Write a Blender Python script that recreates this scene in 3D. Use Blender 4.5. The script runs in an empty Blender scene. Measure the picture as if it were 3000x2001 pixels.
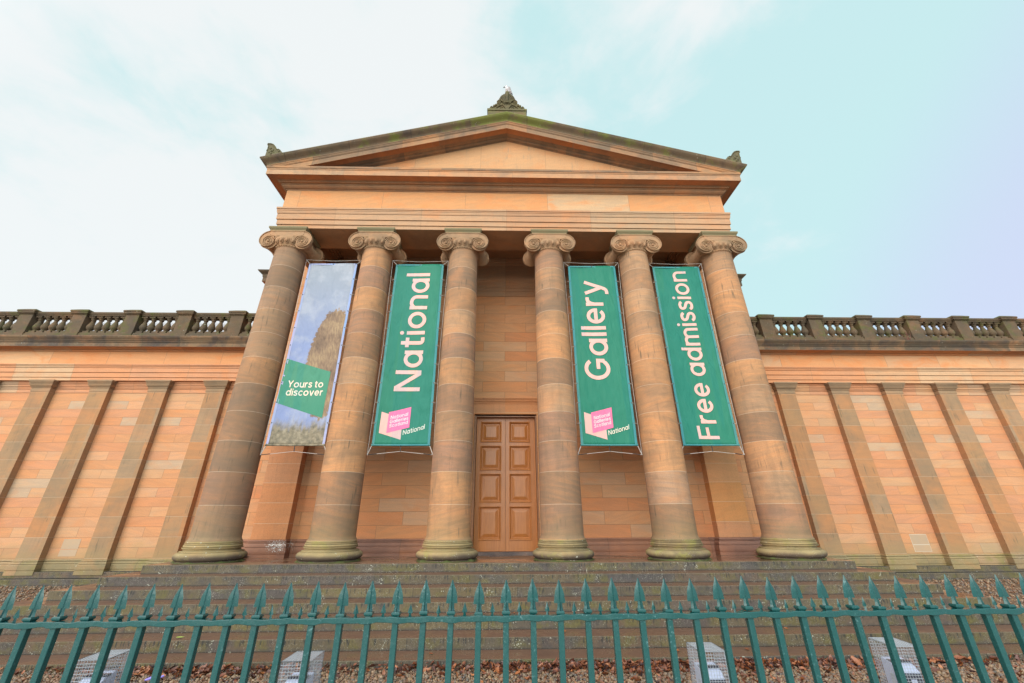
import bpy, bmesh, math, random
import numpy as np
from mathutils import Vector, Matrix, Euler
R = math.radians
PI = math.pi
random.seed(7)
rng = np.random.default_rng(11)
sc = bpy.context.scene
COL = sc.collection

# ------------------------------------------------------------------ materials
class NT:
    def __init__(s, name, world=False):
        if world:
            s.m = bpy.data.worlds.new(name)
        else:
            s.m = bpy.data.materials.new(name)
        s.m.use_nodes = True
        s.t = s.m.node_tree
        s.t.nodes.clear()
        s.L = s.t.links.new
        if not world:
            s.out = s.t.nodes.new('ShaderNodeOutputMaterial')
            s.b = s.t.nodes.new('ShaderNodeBsdfPrincipled')
            s.L(s.b.outputs[0], s.out.inputs[0])
            g = s.t.nodes.new('ShaderNodeNewGeometry')
            s.pos = g.outputs['Position']
            s.nor = g.outputs['Normal']
            sp = s.t.nodes.new('ShaderNodeSeparateXYZ'); s.L(s.pos, sp.inputs[0])
            s.x, s.y, s.z = sp.outputs
            sn = s.t.nodes.new('ShaderNodeSeparateXYZ'); s.L(s.nor, sn.inputs[0])
            s.nz = sn.outputs[2]
    def put(s, sock, v):
        if isinstance(v, bpy.types.NodeSocket):
            s.L(v, sock)
        elif v is not None:
            if sock.type == 'RGBA' and len(v) == 3: v = (*v, 1)
            sock.default_value = v
    def math(s, op, a, b=None, c=None, clamp=False):
        n = s.t.nodes.new('ShaderNodeMath'); n.operation = op; n.use_clamp = clamp
        s.put(n.inputs[0], a); s.put(n.inputs[1], b); s.put(n.inputs[2], c)
        return n.outputs[0]
    def vec(s, op, a, b=None):
        n = s.t.nodes.new('ShaderNodeVectorMath'); n.operation = op
        s.put(n.inputs[0], a); s.put(n.inputs[1], b)
        return n.outputs[1 if op == 'LENGTH' else 0]
    def xyz(s, x, y, z):
        n = s.t.nodes.new('ShaderNodeCombineXYZ')
        s.put(n.inputs[0], x); s.put(n.inputs[1], y); s.put(n.inputs[2], z)
        return n.outputs[0]
    def noise(s, v, scale=1, detail=3, rough=.55, dist=0):
        n = s.t.nodes.new('ShaderNodeTexNoise'); s.put(n.inputs['Vector'], v)
        n.inputs['Scale'].default_value = scale; n.inputs['Detail'].default_value = detail
        n.inputs['Roughness'].default_value = rough; n.inputs['Distortion'].default_value = dist
        return n.outputs[0]
    def voro(s, v, scale, feature='F1', out=0, rnd=1):
        n = s.t.nodes.new('ShaderNodeTexVoronoi'); n.feature = feature; s.put(n.inputs['Vector'], v)
        n.inputs['Scale'].default_value = scale; n.inputs['Randomness'].default_value = rnd
        return n.outputs[out]
    def white(s, v):
        n = s.t.nodes.new('ShaderNodeTexWhiteNoise'); s.put(n.inputs[0], v)
        return n.outputs[0], n.outputs[1]
    def map(s, v, a, b, c=0, d=1, smooth=True):
        n = s.t.nodes.new('ShaderNodeMapRange')
        if smooth: n.interpolation_type = 'SMOOTHSTEP'
        s.put(n.inputs[0], v)
        for i, q in enumerate((a, b, c, d)): s.put(n.inputs[i+1], q)
        return n.outputs[0]
    def mix(s, f, a, b, mode='MIX'):
        n = s.t.nodes.new('ShaderNodeMix'); n.data_type = 'RGBA'; n.blend_type = mode
        n.clamp_factor = True
        s.put(n.inputs[0], f); s.put(n.inputs[6], a); s.put(n.inputs[7], b)
        return n.outputs[2]
    def ramp(s, f, stops, const=False):
        n = s.t.nodes.new('ShaderNodeValToRGB'); s.put(n.inputs[0], f)
        e = n.color_ramp.elements
        while len(e) < len(stops): e.new(.5)
        for q, (p, c) in zip(e, stops): q.position = p; q.color = (*c, 1)
        if const: n.color_ramp.interpolation = 'CONSTANT'
        return n.outputs[0]
    def bump(s, h, st=.3, d=.01, prev=None):
        n = s.t.nodes.new('ShaderNodeBump'); n.inputs['Strength'].default_value = st
        n.inputs['Distance'].default_value = d; s.put(n.inputs['Height'], h)
        if prev: s.L(prev, n.inputs['Normal'])
        return n.outputs[0]
    def done(s, col=None, rough=None, nor=None, metal=0, spec=None):
        s.put(s.b.inputs['Base Color'], col)
        s.put(s.b.inputs['Roughness'], rough)
        if nor: s.L(nor, s.b.inputs['Normal'])
        s.b.inputs['Metallic'].default_value = metal
        if spec is not None: s.b.inputs['Specular IOR Level'].default_value = spec
        return s.m

def stone(name, cols, joint=None, strata=.3, iron=.4, ironcol=(.60,.21,.07), streak=0, streakcol=(.09,.075,.05),
          moss=0, mosscol=(.075,.085,.015), topmoss=0, spots=0, dirt=0, dirtcol=(.10,.075,.05), low=None, sym=False, dirtx=None, jmix=.75, hi=None, mossx=None, splash=None, jmin=None, sfreq=6,
          rough=.85, grain=.10, dscale=.7, band=0, wet=0):
    """sandstone: one tone per block, bedding bands, iron stains, then stains, moss and lichen"""
    n = NT(name)
    jm = None
    if joint:
        h, z0, w, x0, jw, jcol = joint
        X = n.math('ABSOLUTE', n.x) if sym else n.x
        sg = n.math('MULTIPLY', n.math('SIGN', n.x), 7.7) if sym else 3.3
        rz = n.math('DIVIDE', n.math('SUBTRACT', n.z, z0), h)
        row = n.math('FLOOR', rz); fz = n.math('FRACT', rz)
        if w:
            odd = n.math('MULTIPLY', n.math('FLOORED_MODULO', row, 2), .5)
            rx = n.math('ADD', n.math('DIVIDE', n.math('SUBTRACT', X, x0), w), odd)
            colm = n.math('FLOOR', rx); fx = n.math('FRACT', rx)
            dx = n.math('MULTIPLY', n.math('MINIMUM', fx, n.math('SUBTRACT', 1, fx)), w)
        else:
            colm = n.math('FLOOR', n.math('DIVIDE', X, x0)); dx = None
        dz = n.math('MULTIPLY', n.math('MINIMUM', fz, n.math('SUBTRACT', 1, fz)), h)
        d = n.math('MINIMUM', dx, dz) if dx else dz
        wob = n.math('MULTIPLY', n.noise(n.pos, 9, 2), jw)
        jm = n.map(n.math('SUBTRACT', d, wob), 0, jw, 1, 0)
        if jmin is not None: jm = n.math('MULTIPLY', jm, n.math('GREATER_THAN', n.z, jmin))
        rv, rc = n.white(n.xyz(row, colm, sg))
    else:
        rv, rc = n.white(n.xyz(1, 2, 3))
        rv = n.noise(n.pos, .9, 2)
    base = n.ramp(rv, [(i/(len(cols)-1) if not joint else i/len(cols), c) for i, c in enumerate(cols)], const=bool(joint))
    off = n.vec('MULTIPLY', rc, (37, 37, 37))
    # bedding: gently tilted bands, different in each block
    tilt = n.math('MULTIPLY', n.math('SUBTRACT', rv, .5), .5)
    zz = n.math('ADD', n.z, n.math('MULTIPLY', n.x, tilt))
    sv = n.vec('ADD', n.xyz(n.math('MULTIPLY', n.x, .7), n.math('MULTIPLY', n.y, .7), n.math('MULTIPLY', zz, sfreq)), off)
    st = n.noise(sv, 1.3, 5, .62, .6)
    c = n.mix(n.map(st, .35, .68, 0, strata), base, n.mix(1, base, (1.10, .92, .78), 'MULTIPLY'))
    c = n.mix(n.map(st, .62, .38, 0, strata), c, n.mix(1, base, (.80, .78, .80), 'MULTIPLY'))
    bl = n.noise(n.vec('ADD', n.vec('MULTIPLY', n.pos, (1, 1, 1.7)), off), 1.1, 5, .6, .8)
    c = n.mix(n.map(bl, .44, .74, 0, iron), c, ironcol)
    if band:
        bn = n.noise(n.xyz(n.math('MULTIPLY', n.x, .35), n.math('MULTIPLY', n.y, .35), n.math('MULTIPLY', zz, 2.2)), 3, 4, .6, .5)
        c = n.mix(n.map(bn, .5, .7, 0, band), c, dirtcol)
    gr = n.noise(n.pos, 55, 3, .7)
    c = n.mix(1, c, n.ramp(gr, [(.25, (1-grain*2,)*3), (.75, (1+grain,)*3)]), 'MULTIPLY')
    if dirt:
        dn = n.noise(n.pos, dscale, 6, .65, .4)
        if dirtx: dn = n.math('ADD', dn, n.map(n.x, dirtx[0], dirtx[1], dirtx[2], 0))
        c = n.mix(n.map(dn, .42, .66, 0, dirt), c, dirtcol)
    if streak:
        a = n.noise(n.xyz(n.math('MULTIPLY', n.x, 17), n.math('MULTIPLY', n.y, 17), n.math('MULTIPLY', n.z, 1.5)), 1, 3, .6)
        b = n.noise(n.pos, 1.6, 3)
        wv_ = n.noise(n.xyz(n.math('MULTIPLY', n.x, 4.5), n.math('MULTIPLY', n.y, 4.5), n.math('MULTIPLY', n.z, .45)), 1, 5, .65)
        c = n.mix(n.map(wv_, .50, .68, 0, streak*.55), c, n.mix(.5, c, streakcol))
        c = n.mix(n.math('MULTIPLY', n.map(a, .57, .70), n.map(b, .46, .62, 0, streak)), c, streakcol)
    if low:      # algae and damp creeping up from the foot of the masonry
        zl, zh, lc, amt = low
        ln = n.math('ADD', n.z, n.math('MULTIPLY', n.math('SUBTRACT', n.noise(n.pos, 1.7, 5), .5), (zh-zl)*1.4))
        c = n.mix(n.map(ln, zl, zh, amt, 0), c, lc)
    if hi:       # moss and grime along the top of a piece
        zl, zh, lc, amt = hi
        ln = n.math('ADD', n.z, n.math('MULTIPLY', n.math('SUBTRACT', n.noise(n.pos, 5, 5), .5), (zh-zl)*1.2))
        c = n.mix(n.map(ln, zl, zh, 0, amt), c, lc)
    if moss:
        mn = n.noise(n.pos, 1.9, 6, .68)
        if mossx: mn = n.math('ADD', mn, n.map(n.math('ABSOLUTE', n.x), 0, mossx, .22, 0))
        c = n.mix(n.map(mn, .50, .68, 0, moss), c, mosscol)
    if topmoss:
        tn = n.math('MULTIPLY', n.map(n.nz, .15, .8), n.map(n.noise(n.pos, 3, 5, .7), .35, .6, 0, topmoss))
        c = n.mix(tn, c, mosscol)
    if spots:
        vd = n.voro(n.pos, 13); rvv = n.noise(n.pos, 2.3, 2)
        sz = n.map(n.noise(n.pos, 6, 2), .45, .8, 0, .34)
        sm = n.math('MULTIPLY', n.math('LESS_THAN', vd, sz), n.map(rvv, .45, .6, 0, spots))
        vd2 = n.voro(n.pos, 42)
        sm2 = n.math('MULTIPLY', n.map(vd2, .16, .22, 1, 0), n.map(n.noise(n.pos, 5, 3), .5, .62, 0, spots))
        c = n.mix(n.math('MAXIMUM', sm, sm2), c, (.46, .43, .34))
    if splash:   # bird lime
        sx_, sz_, rr_ = splash
        ds = n.vec('LENGTH', n.xyz(n.math('MULTIPLY', n.math('SUBTRACT', n.x, sx_), .75), 0, n.math('MULTIPLY', n.math('SUBTRACT', n.z, sz_), 1.3)))
        q = n.math('ADD', n.noise(n.xyz(n.math('MULTIPLY', n.x, 38), n.math('MULTIPLY', n.y, 38), n.math('MULTIPLY', n.z, 20)), 1, 4, .7), n.map(ds, 0, rr_, .015, -.2))
        c = n.mix(n.map(q, .50, .56), c, (.72,.70,.66))
    if jm is not None: c = n.mix(n.math('MULTIPLY', jm, jmix), c, jcol)
    hgt = n.math('ADD', n.math('MULTIPLY', gr, .5), n.math('MULTIPLY', st, .6))
    nb = n.bump(hgt, .35, .012)
    if jm is not None: nb = n.bump(n.math('SUBTRACT', 1, jm), .5, .006, nb)
    r = rough
    if wet:
        wn = n.noise(n.pos, 1.2, 4)
        r = n.map(wn, .4, .6, rough, wet)
    return n.done(c, r, nb, spec=.3)

OR, BU, GB, DO, PK = (.56,.266,.128), (.55,.305,.165), (.49,.33,.215), (.55,.235,.10), (.555,.260,.138)
JD = (.25,.15,.09)
JLT = (.56,.43,.31)
M = {}
M['wing'] = stone('wing_ashlar', [PK, OR, (.57,.305,.168), BU, PK, GB, OR, (.56,.25,.12), BU, OR, (.54,.25,.13), PK, (.565,.29,.152), OR], (.3016, 4.763, 2.1, 11.77,   .006, (.22,.13,.075)), iron=.35, sym=True, jmix=.62, strata=.5, grain=.16, low=(-.75, -.1, (.30,.21,.10), .6))
M['wall'] = stone('portico_ashlar', [(.58,.285,.14), (.58,.262,.118), (.575,.30,.15), (.57,.28,.135), (.57,.315,.17), (.55,.315,.18), (.58,.25,.115), (.57,.28,.135)], (.39, 8.45, 1.58, -.81, .006, (.22,.13,.07)), iron=.4, strata=.5, grain=.14, low=(-.6, .0, (.22,.10,.06), .8))
M['column'] = stone('column_drums', [(.46,.235,.115), (.36,.205,.115), (.31,.175,.108), (.49,.250,.118), (.26,.158,.098), (.43,.25,.14), (.34,.185,.115), (.39,.235,.145), (.47,.235,.11), (.29,.165,.095)],
                    (.79, 7.87, 0, 2.9, .006, JLT), strata=.8, sfreq=9, jmin=.3, iron=.45, ironcol=(.48,.20,.085), streak=.8, streakcol=(.11,.078,.05), band=.28, dirt=.5, dirtcol=(.165,.103,.064), low=(-.2, .8, (.17,.145,.065), .35), dirtx=(-7.4, -4.2, .13), jmix=.45, dscale=.9)
M['base'] = stone('column_base_stone', [(.30,.225,.105), (.34,.25,.125)], None, iron=.15, moss=.65, mosscol=(.27,.235,.06), spots=1, dirt=.6, dirtcol=(.09,.07,.045), low=(-.42, -.30, (.075,.052,.042), .9))
M['capital'] = stone('capital_stone', [(.38,.215,.118), (.34,.20,.112)], None, iron=.35, dirt=.6, dirtcol=(.16,.108,.068), topmoss=.8, strata=.3, hi=(9.19, 9.24, (.15,.135,.07), .8))
M['pil'] = stone('pilaster_stone', [(.36,.20,.098), (.39,.20,.095), (.335,.20,.108), (.41,.20,.092), (.345,.215,.125), (.38,.19,.088)], (.6, 4.745, 0, 2.1, .005, (.5,.38,.27)), iron=.25, streak=.8, streakcol=(.14,.10,.06), strata=.4, sym=True, jmix=.5, dirt=.5, dirtcol=(.19,.13,.082), low=(-.75, -.1, (.27,.19,.09), .5))
M['anta'] = stone('anta_stone', [(.60,.27,.10), (.58,.25,.11), (.55,.26,.13), (.60,.29,.13)], (.58, 8.45, 0, 4, .005, (.62,.45,.30)), iron=.3, streak=.25, low=(-.6, .0, (.24,.11,.07), .7))
M['capband'] = stone('wall_band_stone', [OR, BU, (.50,.32,.20), PK, (.58,.26,.13)], (3, 3.5, 2.1, 11.77, .005, JD), iron=.3, strata=.5, sym=True)
M['pilcap'] = stone('pilaster_capital_stone', [(.29,.19,.11), (.34,.215,.125)], None, iron=.2, strata=.6, sfreq=22, dirt=.5, dirtcol=(.16,.115,.075))
M['warch'] = stone('wing_architrave_stone', [OR, BU, (.55,.34,.20), PK, (.57,.26,.13), BU], (3, 4.0, 2.12, 10.82-1.06, .006, JD), iron=.45, strata=.45, streak=.2, sym=True)
M['wfrieze'] = stone('wing_frieze_stone', [OR, BU, (.60,.33,.17), (.58,.27,.12), OR], (3, 4.0, 2.12, 11.9-1.06, .007, JD), iron=.75, strata=.3, sym=True)
M['wcorn'] = stone('wing_cornice_stone', [(.115,.075,.045), (.13,.085,.05), (.155,.10,.058), (.10,.07,.045), (.20,.125,.07)], (3, 4.0, 1.4, .3, .006, (.06,.05,.03)), iron=.3, dirt=.85, dirtcol=(.065,.047,.04), streak=.7, topmoss=.8, spots=.6, dscale=1.5)
M['wbed'] = stone('wing_bed_stone', [(.50,.22,.10), (.44,.25,.14), (.52,.24,.11), (.42,.20,.10)], (3, 4.0, 1.4, .3, .006, JD), iron=.5, strata=.4)
M['arch'] = stone('portico_architrave_stone', [(.45,.265,.155), (.44,.235,.13), (.42,.265,.16), (.45,.25,.14), (.43,.255,.15)], (3, 8.0, 2.9, 1.45-1.45, .006, JD), iron=.35, strata=.5, streak=.3, streakcol=(.22,.16,.10))
M['frieze'] = stone('portico_frieze_stone', [(.57,.275,.12), (.55,.27,.13), (.54,.345,.20), (.57,.29,.135)], (3, 8.0, 2.885, .006-1.4425, .006, JD), iron=.85, ironcol=(.62,.235,.085), strata=.45, streak=.15, streakcol=(.40,.20,.11))
M['tymp'] = stone('tympanum_stone', [(.53,.285,.14), (.52,.315,.175), (.56,.27,.125)], (4, 11, 2.4, 1.45, .006, JD), iron=.45, streak=.6, streakcol=(.24,.19,.13), strata=.3)
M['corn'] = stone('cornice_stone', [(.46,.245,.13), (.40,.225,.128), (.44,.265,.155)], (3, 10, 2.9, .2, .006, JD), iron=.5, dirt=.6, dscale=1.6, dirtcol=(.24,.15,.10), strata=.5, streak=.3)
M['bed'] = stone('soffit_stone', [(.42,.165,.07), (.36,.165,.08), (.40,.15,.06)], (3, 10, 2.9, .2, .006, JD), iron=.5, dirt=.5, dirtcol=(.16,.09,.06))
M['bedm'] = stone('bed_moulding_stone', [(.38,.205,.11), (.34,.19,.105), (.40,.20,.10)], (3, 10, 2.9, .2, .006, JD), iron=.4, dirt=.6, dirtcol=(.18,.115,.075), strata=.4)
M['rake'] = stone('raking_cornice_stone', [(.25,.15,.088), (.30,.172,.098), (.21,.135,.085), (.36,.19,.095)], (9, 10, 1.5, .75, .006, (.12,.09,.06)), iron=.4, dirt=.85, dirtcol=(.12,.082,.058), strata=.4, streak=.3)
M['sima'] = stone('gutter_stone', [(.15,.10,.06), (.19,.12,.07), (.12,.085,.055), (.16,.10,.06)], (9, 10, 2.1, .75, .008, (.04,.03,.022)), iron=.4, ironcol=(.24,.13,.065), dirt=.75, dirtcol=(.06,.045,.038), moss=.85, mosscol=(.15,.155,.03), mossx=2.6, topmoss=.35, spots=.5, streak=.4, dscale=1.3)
M['dark'] = stone('weathered_parapet_stone', [(.095,.064,.036), (.115,.074,.043), (.075,.056,.033)], None, iron=.15, dirt=.75, dirtcol=(.06,.045,.033), moss=.65, mosscol=(.075,.080,.014), topmoss=1, spots=.45, streak=.4)
M['acro'] = stone('acroterion_stone', [(.105,.088,.043), (.145,.115,.058)], None, iron=.1, dirt=.6, dirtcol=(.07,.06,.04), moss=.5, mosscol=(.17,.16,.05), topmoss=.7)
def riser_mat():
    """worn step fronts: lichen and algae, black drips from the nosing, damp and a painted shadow line along the foot"""
    n = NT('step_stone')
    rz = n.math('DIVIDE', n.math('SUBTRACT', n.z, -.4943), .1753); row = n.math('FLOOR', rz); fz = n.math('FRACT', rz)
    rx = n.math('ADD', n.math('DIVIDE', n.x, 2.1), n.math('MULTIPLY', row, .37)); colm = n.math('FLOOR', rx); fx = n.math('FRACT', rx)
    rv, rc = n.white(n.xyz(row, colm, 1.7))
    c = n.ramp(rv, [(0, (.125,.086,.044)), (.3, (.095,.072,.05)), (.5, (.14,.10,.048)), (.75, (.08,.064,.057)), (1, (.13,.08,.047))])
    g = n.noise(n.pos, 38, 4, .7); m1 = n.noise(n.pos, 2.1, 6, .65); m2 = n.noise(n.vec('ADD', n.pos, (9, 4, 7)), 1.3, 6, .65)
    c = n.mix(n.map(m1, .46, .62, 0, .75), c, (.115,.095,.026))
    c = n.mix(n.map(m2, .50, .64, 0, .75), c, (.07,.058,.056))
    c = n.mix(1, c, n.ramp(g, [(.25, (.62,)*3), (.75, (1.25,)*3)]), 'MULTIPLY')
    so_ = n.math('MULTIPLY', row, 13.7)
    dr = n.noise(n.xyz(n.math('ADD', n.math('MULTIPLY', n.x, 34), so_), n.math('MULTIPLY', n.z, 2.5), row), 1, 3, .65)
    ln = n.noise(n.xyz(n.math('ADD', n.math('MULTIPLY', n.x, 21), so_), 5, row), 1, 3, .7)
    grp = n.noise(n.xyz(n.math('ADD', n.math('MULTIPLY', n.x, .9), so_), 2, row), 1, 4, .6)
    dm = n.math('MULTIPLY', n.map(dr, .53, .59), n.map(n.math('SUBTRACT', fz, n.math('MULTIPLY', n.math('SUBTRACT', ln, .22), 1.7)), -.1, .2))
    dm = n.math('MULTIPLY', dm, n.map(grp, .38, .52, .1, .95))
    c = n.mix(dm, c, (.030,.027,.024))
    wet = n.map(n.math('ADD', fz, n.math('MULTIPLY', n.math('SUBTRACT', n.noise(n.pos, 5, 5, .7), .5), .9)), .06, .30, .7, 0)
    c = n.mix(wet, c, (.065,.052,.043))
    c = n.mix(n.map(fz, .05, .09, .9, 0), c, (.02,.016,.013))  # shadow line painted into the colour at the foot of each riser
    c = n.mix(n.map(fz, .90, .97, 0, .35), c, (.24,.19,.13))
    jd = n.math('MULTIPLY', n.math('MINIMUM', fx, n.math('SUBTRACT', 1, fx)), 2.1)
    c = n.mix(n.map(jd, .004, .009, .8, 0), c, (.03,.025,.02))
    sz = n.map(n.noise(n.pos, 6, 2), .40, .75, .03, .36)
    sm = n.math('MULTIPLY', n.math('LESS_THAN', n.voro(n.pos, 28), sz), n.map(n.noise(n.pos, 2.3, 2), .45, .60, 0, .8))
    sm2 = n.math('MULTIPLY', n.map(n.voro(n.pos, 55), .15, .22, 1, 0), n.map(n.noise(n.pos, 4, 3), .40, .55, 0, .9))
    c = n.mix(n.math('MAXIMUM', sm, sm2), c, (.42,.40,.32))
    return n.done(c, .75, n.bump(n.math('ADD', g, m1), .4, .012), spec=.35)
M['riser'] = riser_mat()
M['ceil'] = stone('ceiling_stone', [(.42,.23,.12), (.40,.21,.11)], None, iron=.3, dirt=.5, dirtcol=(.18,.10,.06))
M['plain'] = stone('rear_block_stone', [OR, BU, OR], (.39, 0, 1.6, 0, .006, JD))

def tread_mat():
    n = NT('wet_tread_stone')
    a = n.noise(n.pos, 1.3, 6, .65); b = n.noise(n.pos, 14, 4, .7)
    c = n.ramp(a, [(.3, (.10,.050,.032)), (.55, (.15,.077,.048)), (.75, (.125,.077,.05))])
    c = n.mix(n.map(b, .62, .75, 0, .4), c, (.24,.19,.13))
    nb = n.bump(b, .2, .006)
    return n.done(c, n.map(a, .42, .6, .55, .12), nb, spec=.5)
M['tread'] = tread_mat()

def floor_mat():
    n = NT('wet_portico_paving')
    a = n.noise(n.pos, .9, 5, .6)
    c = n.ramp(a, [(.3, (.13,.075,.045)), (.7, (.24,.13,.08))])
    nb = n.bump(n.noise(n.pos, 30, 3), .1, .003)
    return n.done(c, n.map(a, .45, .55, .5, .06), nb, spec=.5)
M['floor'] = floor_mat()

def wood_mat():
    n = NT('varnished_oak')
    v = n.vec('MULTIPLY', n.pos, (22, 22, 1.6))
    a = n.noise(v, 1, 6, .65, .8); b = n.noise(n.pos, 3, 2)
    c = n.ramp(a, [(.25, (.36,.118,.028)), (.5, (.45,.155,.038)), (.75, (.51,.185,.052))])
    c = n.mix(n.map(b, .4, .7, 0, .25), c, (.36,.13,.04))
    return n.done(c, .34, n.bump(a, .12, .003), spec=.45)
M['wood'] = wood_mat()
def frame_mat():
    n = NT('dark_door_frame')
    a = n.noise(n.pos, 8, 3)
    return n.done(n.ramp(a, [(.3, (.22,.09,.035)), (.7, (.30,.125,.05))]), .45)
M['wframe'] = frame_mat()

def paint_mat(name, c1, c2, rough=.3, bump=.15, worn=None):
    n = NT(name)
    a = n.noise(n.pos, 26, 4, .6); b = n.noise(n.pos, 5, 3)
    c = n.mix(b, c1, c2)
    if worn:
        wv = n.noise(n.pos, 70, 4, .7); wp = n.noise(n.pos, 3.5, 3)
        c = n.mix(n.math('MULTIPLY', n.map(wv, .58, .68), n.map(wp, .47, .62, 0, .45)), c, worn)
    return n.done(c, n.map(a, .3, .7, rough*.8, rough*1.3), n.bump(a, bump, .004), spec=.5)
M['teal'] = paint_mat('teal_gloss_paint', (.006,.054,.053), (.009,.068,.064), .24, .45, (.16,.27,.28))
M['galv'] = paint_mat('galvanised_wire', (.29,.30,.33), (.38,.39,.42), .4, .1)
M['lampwhite'] = paint_mat('pale_lamp_housing', (.40,.42,.56), (.45,.47,.60), .45, .05)
M['lampdark'] = paint_mat('dark_lamp_glass', (.05,.05,.065), (.07,.07,.09), .15, .02)
M['rope'] = paint_mat('banner_rope', (.42,.36,.32), (.55,.50,.46), .7, .1)
M['steel'] = paint_mat('dark_eyelet', (.03,.05,.05), (.06,.07,.07), .4, .1)
M['ropedark'] = paint_mat('black_tie', (.02,.02,.02), (.04,.04,.04), .6, .1)

def cloth_mat(name, col, art=None):
    n = NT(name)
    wv = n.noise(n.pos, 140, 2); cr = n.noise(n.xyz(n.math('MULTIPLY', n.x, 2.4), n.y, n.math('ADD', n.math('MULTIPLY', n.z, 1.0), n.math('MULTIPLY', n.x, .9))), 1.5, 3, .5, .4)
    big = n.noise(n.pos, .55, 3)
    if art is None:
        c = n.mix(n.map(big, .35, .65, 0, .5), col, n.mix(1, col, (1.6, 1.12, 1.10), 'MULTIPLY'))
        vb = n.noise(n.xyz(n.math('MULTIPLY', n.x, 1.7), 3, n.math('MULTIPLY', n.z, .12)), 1, 2)
        c = n.mix(n.map(vb, .50, .53, 0, .5), c, n.mix(1, c, (.55, .93, 1.12), 'MULTIPLY'))
    else:
        c = art(n)
    c = n.mix(n.map(wv, .3, .7, 0, .12), c, n.mix(1, c, (.82,.82,.82), 'MULTIPLY'))
    nb = n.bump(cr, .9, .07); nb = n.bump(wv, .1, .002, nb)
    return n.done(c, .6, nb, spec=.25)
GREEN = (.017,.155,.098)
M['green'] = cloth_mat('green_banner_print', GREEN)
M['panelgreen'] = cloth_mat('lighter_green_print', (.045,.20,.125))
M['border'] = cloth_mat('pale_teal_banner_hem', (.05,.20,.195))
M['lavhem'] = cloth_mat('lavender_banner_hem', (.27,.31,.47))
M['letter'] = cloth_mat('pale_pink_lettering', (.60,.36,.31))
M['pale'] = cloth_mat('pale_pink_emblem', (.58,.345,.30))
M['pink'] = cloth_mat('hot_pink_emblem', (.78,.145,.265))
M['epink'] = cloth_mat('blush_lettering', (.78,.60,.56))
M['cream'] = cloth_mat('cream_lettering', (.62,.54,.43))
def moor(n):
    """plain soft picture: misty sky over a brown hillside and rough grass"""
    a = n.noise(n.pos, 1.3, 5, .6); b = n.noise(n.pos, 9, 4, .6)
    sky = n.mix(n.map(n.z, 8.2, 4.5), (.25,.265,.31), (.20,.235,.40))
    sky = n.mix(n.map(a, .45, .65, 0, .6), sky, (.36,.36,.41))
    u = n.math('DIVIDE', n.math('ADD', n.x, 5.30), .66); v = n.math('DIVIDE', n.math('SUBTRACT', n.z, 4.75), 1.75)
    d = n.math('ADD', n.math('ADD', n.math('MULTIPLY', u, u), n.math('MULTIPLY', v, v)), n.math('MULTIPLY', n.math('SUBTRACT', b, .5), .7))
    bs = n.noise(n.xyz(n.math('MULTIPLY', n.x, 9), 2, n.math('ADD', n.math('MULTIPLY', n.z, 3), n.math('MULTIPLY', n.x, 4))), 2, 6, .7)
    br = n.ramp(n.math('ADD', n.math('MULTIPLY', a, .5), n.math('MULTIPLY', bs, .5)), [(.36, (.09,.055,.04)), (.5, (.22,.135,.085)), (.64, (.36,.24,.13))])
    c = n.mix(n.map(d, .93, 1.03, 1, 0), sky, br)
    gz = n.math('ADD', n.z, n.math('MULTIPLY', n.math('SUBTRACT', n.noise(n.vec('MULTIPLY', n.pos, (6, 1, 2)), 1.5, 4), .5), .7))
    gc = n.ramp(b, [(.3, (.10,.085,.06)), (.55, (.23,.18,.12)), (.75, (.33,.27,.19))])
    return n.mix(n.map(gz, 3.1, 2.65), c, gc)
M['moor'] = cloth_mat('moorland_banner_print', None, moor)

def gravel_base():
    n = NT('gravel_ground')
    v = n.voro(n.pos, 34, out=1); d = n.voro(n.pos, 34)
    sp = n.t.nodes.new('ShaderNodeSeparateColor'); n.L(v, sp.inputs[0])
    c = n.ramp(sp.outputs[0], [(0, (.16,.085,.05)), (.3, (.24,.14,.08)), (.5, (.12,.10,.09)), (.7, (.30,.20,.12)), (1, (.20,.11,.06))])
    c = n.mix(n.map(d, .3, .7, 0, .8), c, (.03,.022,.018))
    return n.done(c, .6, n.bump(d, -1, .02), spec=.4)
M['gravel'] = gravel_base()
def rnd_mat(name, cols, rough=.55):
    n = NT(name)
    at = n.t.nodes.new('ShaderNodeAttribute'); at.attribute_name = 'tone'
    g = n.noise(n.pos, 60, 3)
    c = n.ramp(at.outputs['Fac'], [(i/(len(cols)-1), q) for i, q in enumerate(cols)])
    c = n.mix(n.map(g, .4, .65, 0, .35), c, n.mix(1, c, (.6,.6,.6), 'MULTIPLY'))
    return n.done(c, rough, n.bump(g, .2, .003), spec=.4)
M['pebble'] = rnd_mat('wet_pebbles', [(.24,.115,.06), (.15,.075,.045), (.30,.18,.10), (.11,.092,.088), (.27,.16,.08), (.17,.135,.11), (.34,.23,.145), (.21,.085,.045), (.13,.11,.09), (.28,.14,.07)], .42)
M['leaf'] = rnd_mat('dead_leaves', [(.10,.035,.022), (.22,.065,.03), (.06,.028,.025), (.34,.11,.04), (.15,.05,.03), (.045,.03,.035), (.26,.10,.055), (.42,.15,.05)], .38)
def simple(name, c1, c2, scale=8, rough=.7):
    n = NT(name); a = n.noise(n.pos, scale, 4)
    return n.done(n.mix(a, c1, c2), rough, n.bump(a, .2, .01))
M['paving'] = simple('pavement_slabs', (.40,.37,.33), (.50,.46,.41), 3)
M['kerb'] = simple('kerb_stone', (.24,.20,.15), (.30,.25,.19), 6)
M['slate'] = simple('grey_slates', (.30,.29,.31), (.38,.36,.38), 1.5)
M['earth'] = simple('dull_grass', (.06,.08,.03), (.10,.11,.05), 1)
M['greenleaf'] = simple('green_leaf', (.28,.36,.06), (.36,.42,.10), 20, .45)
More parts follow.
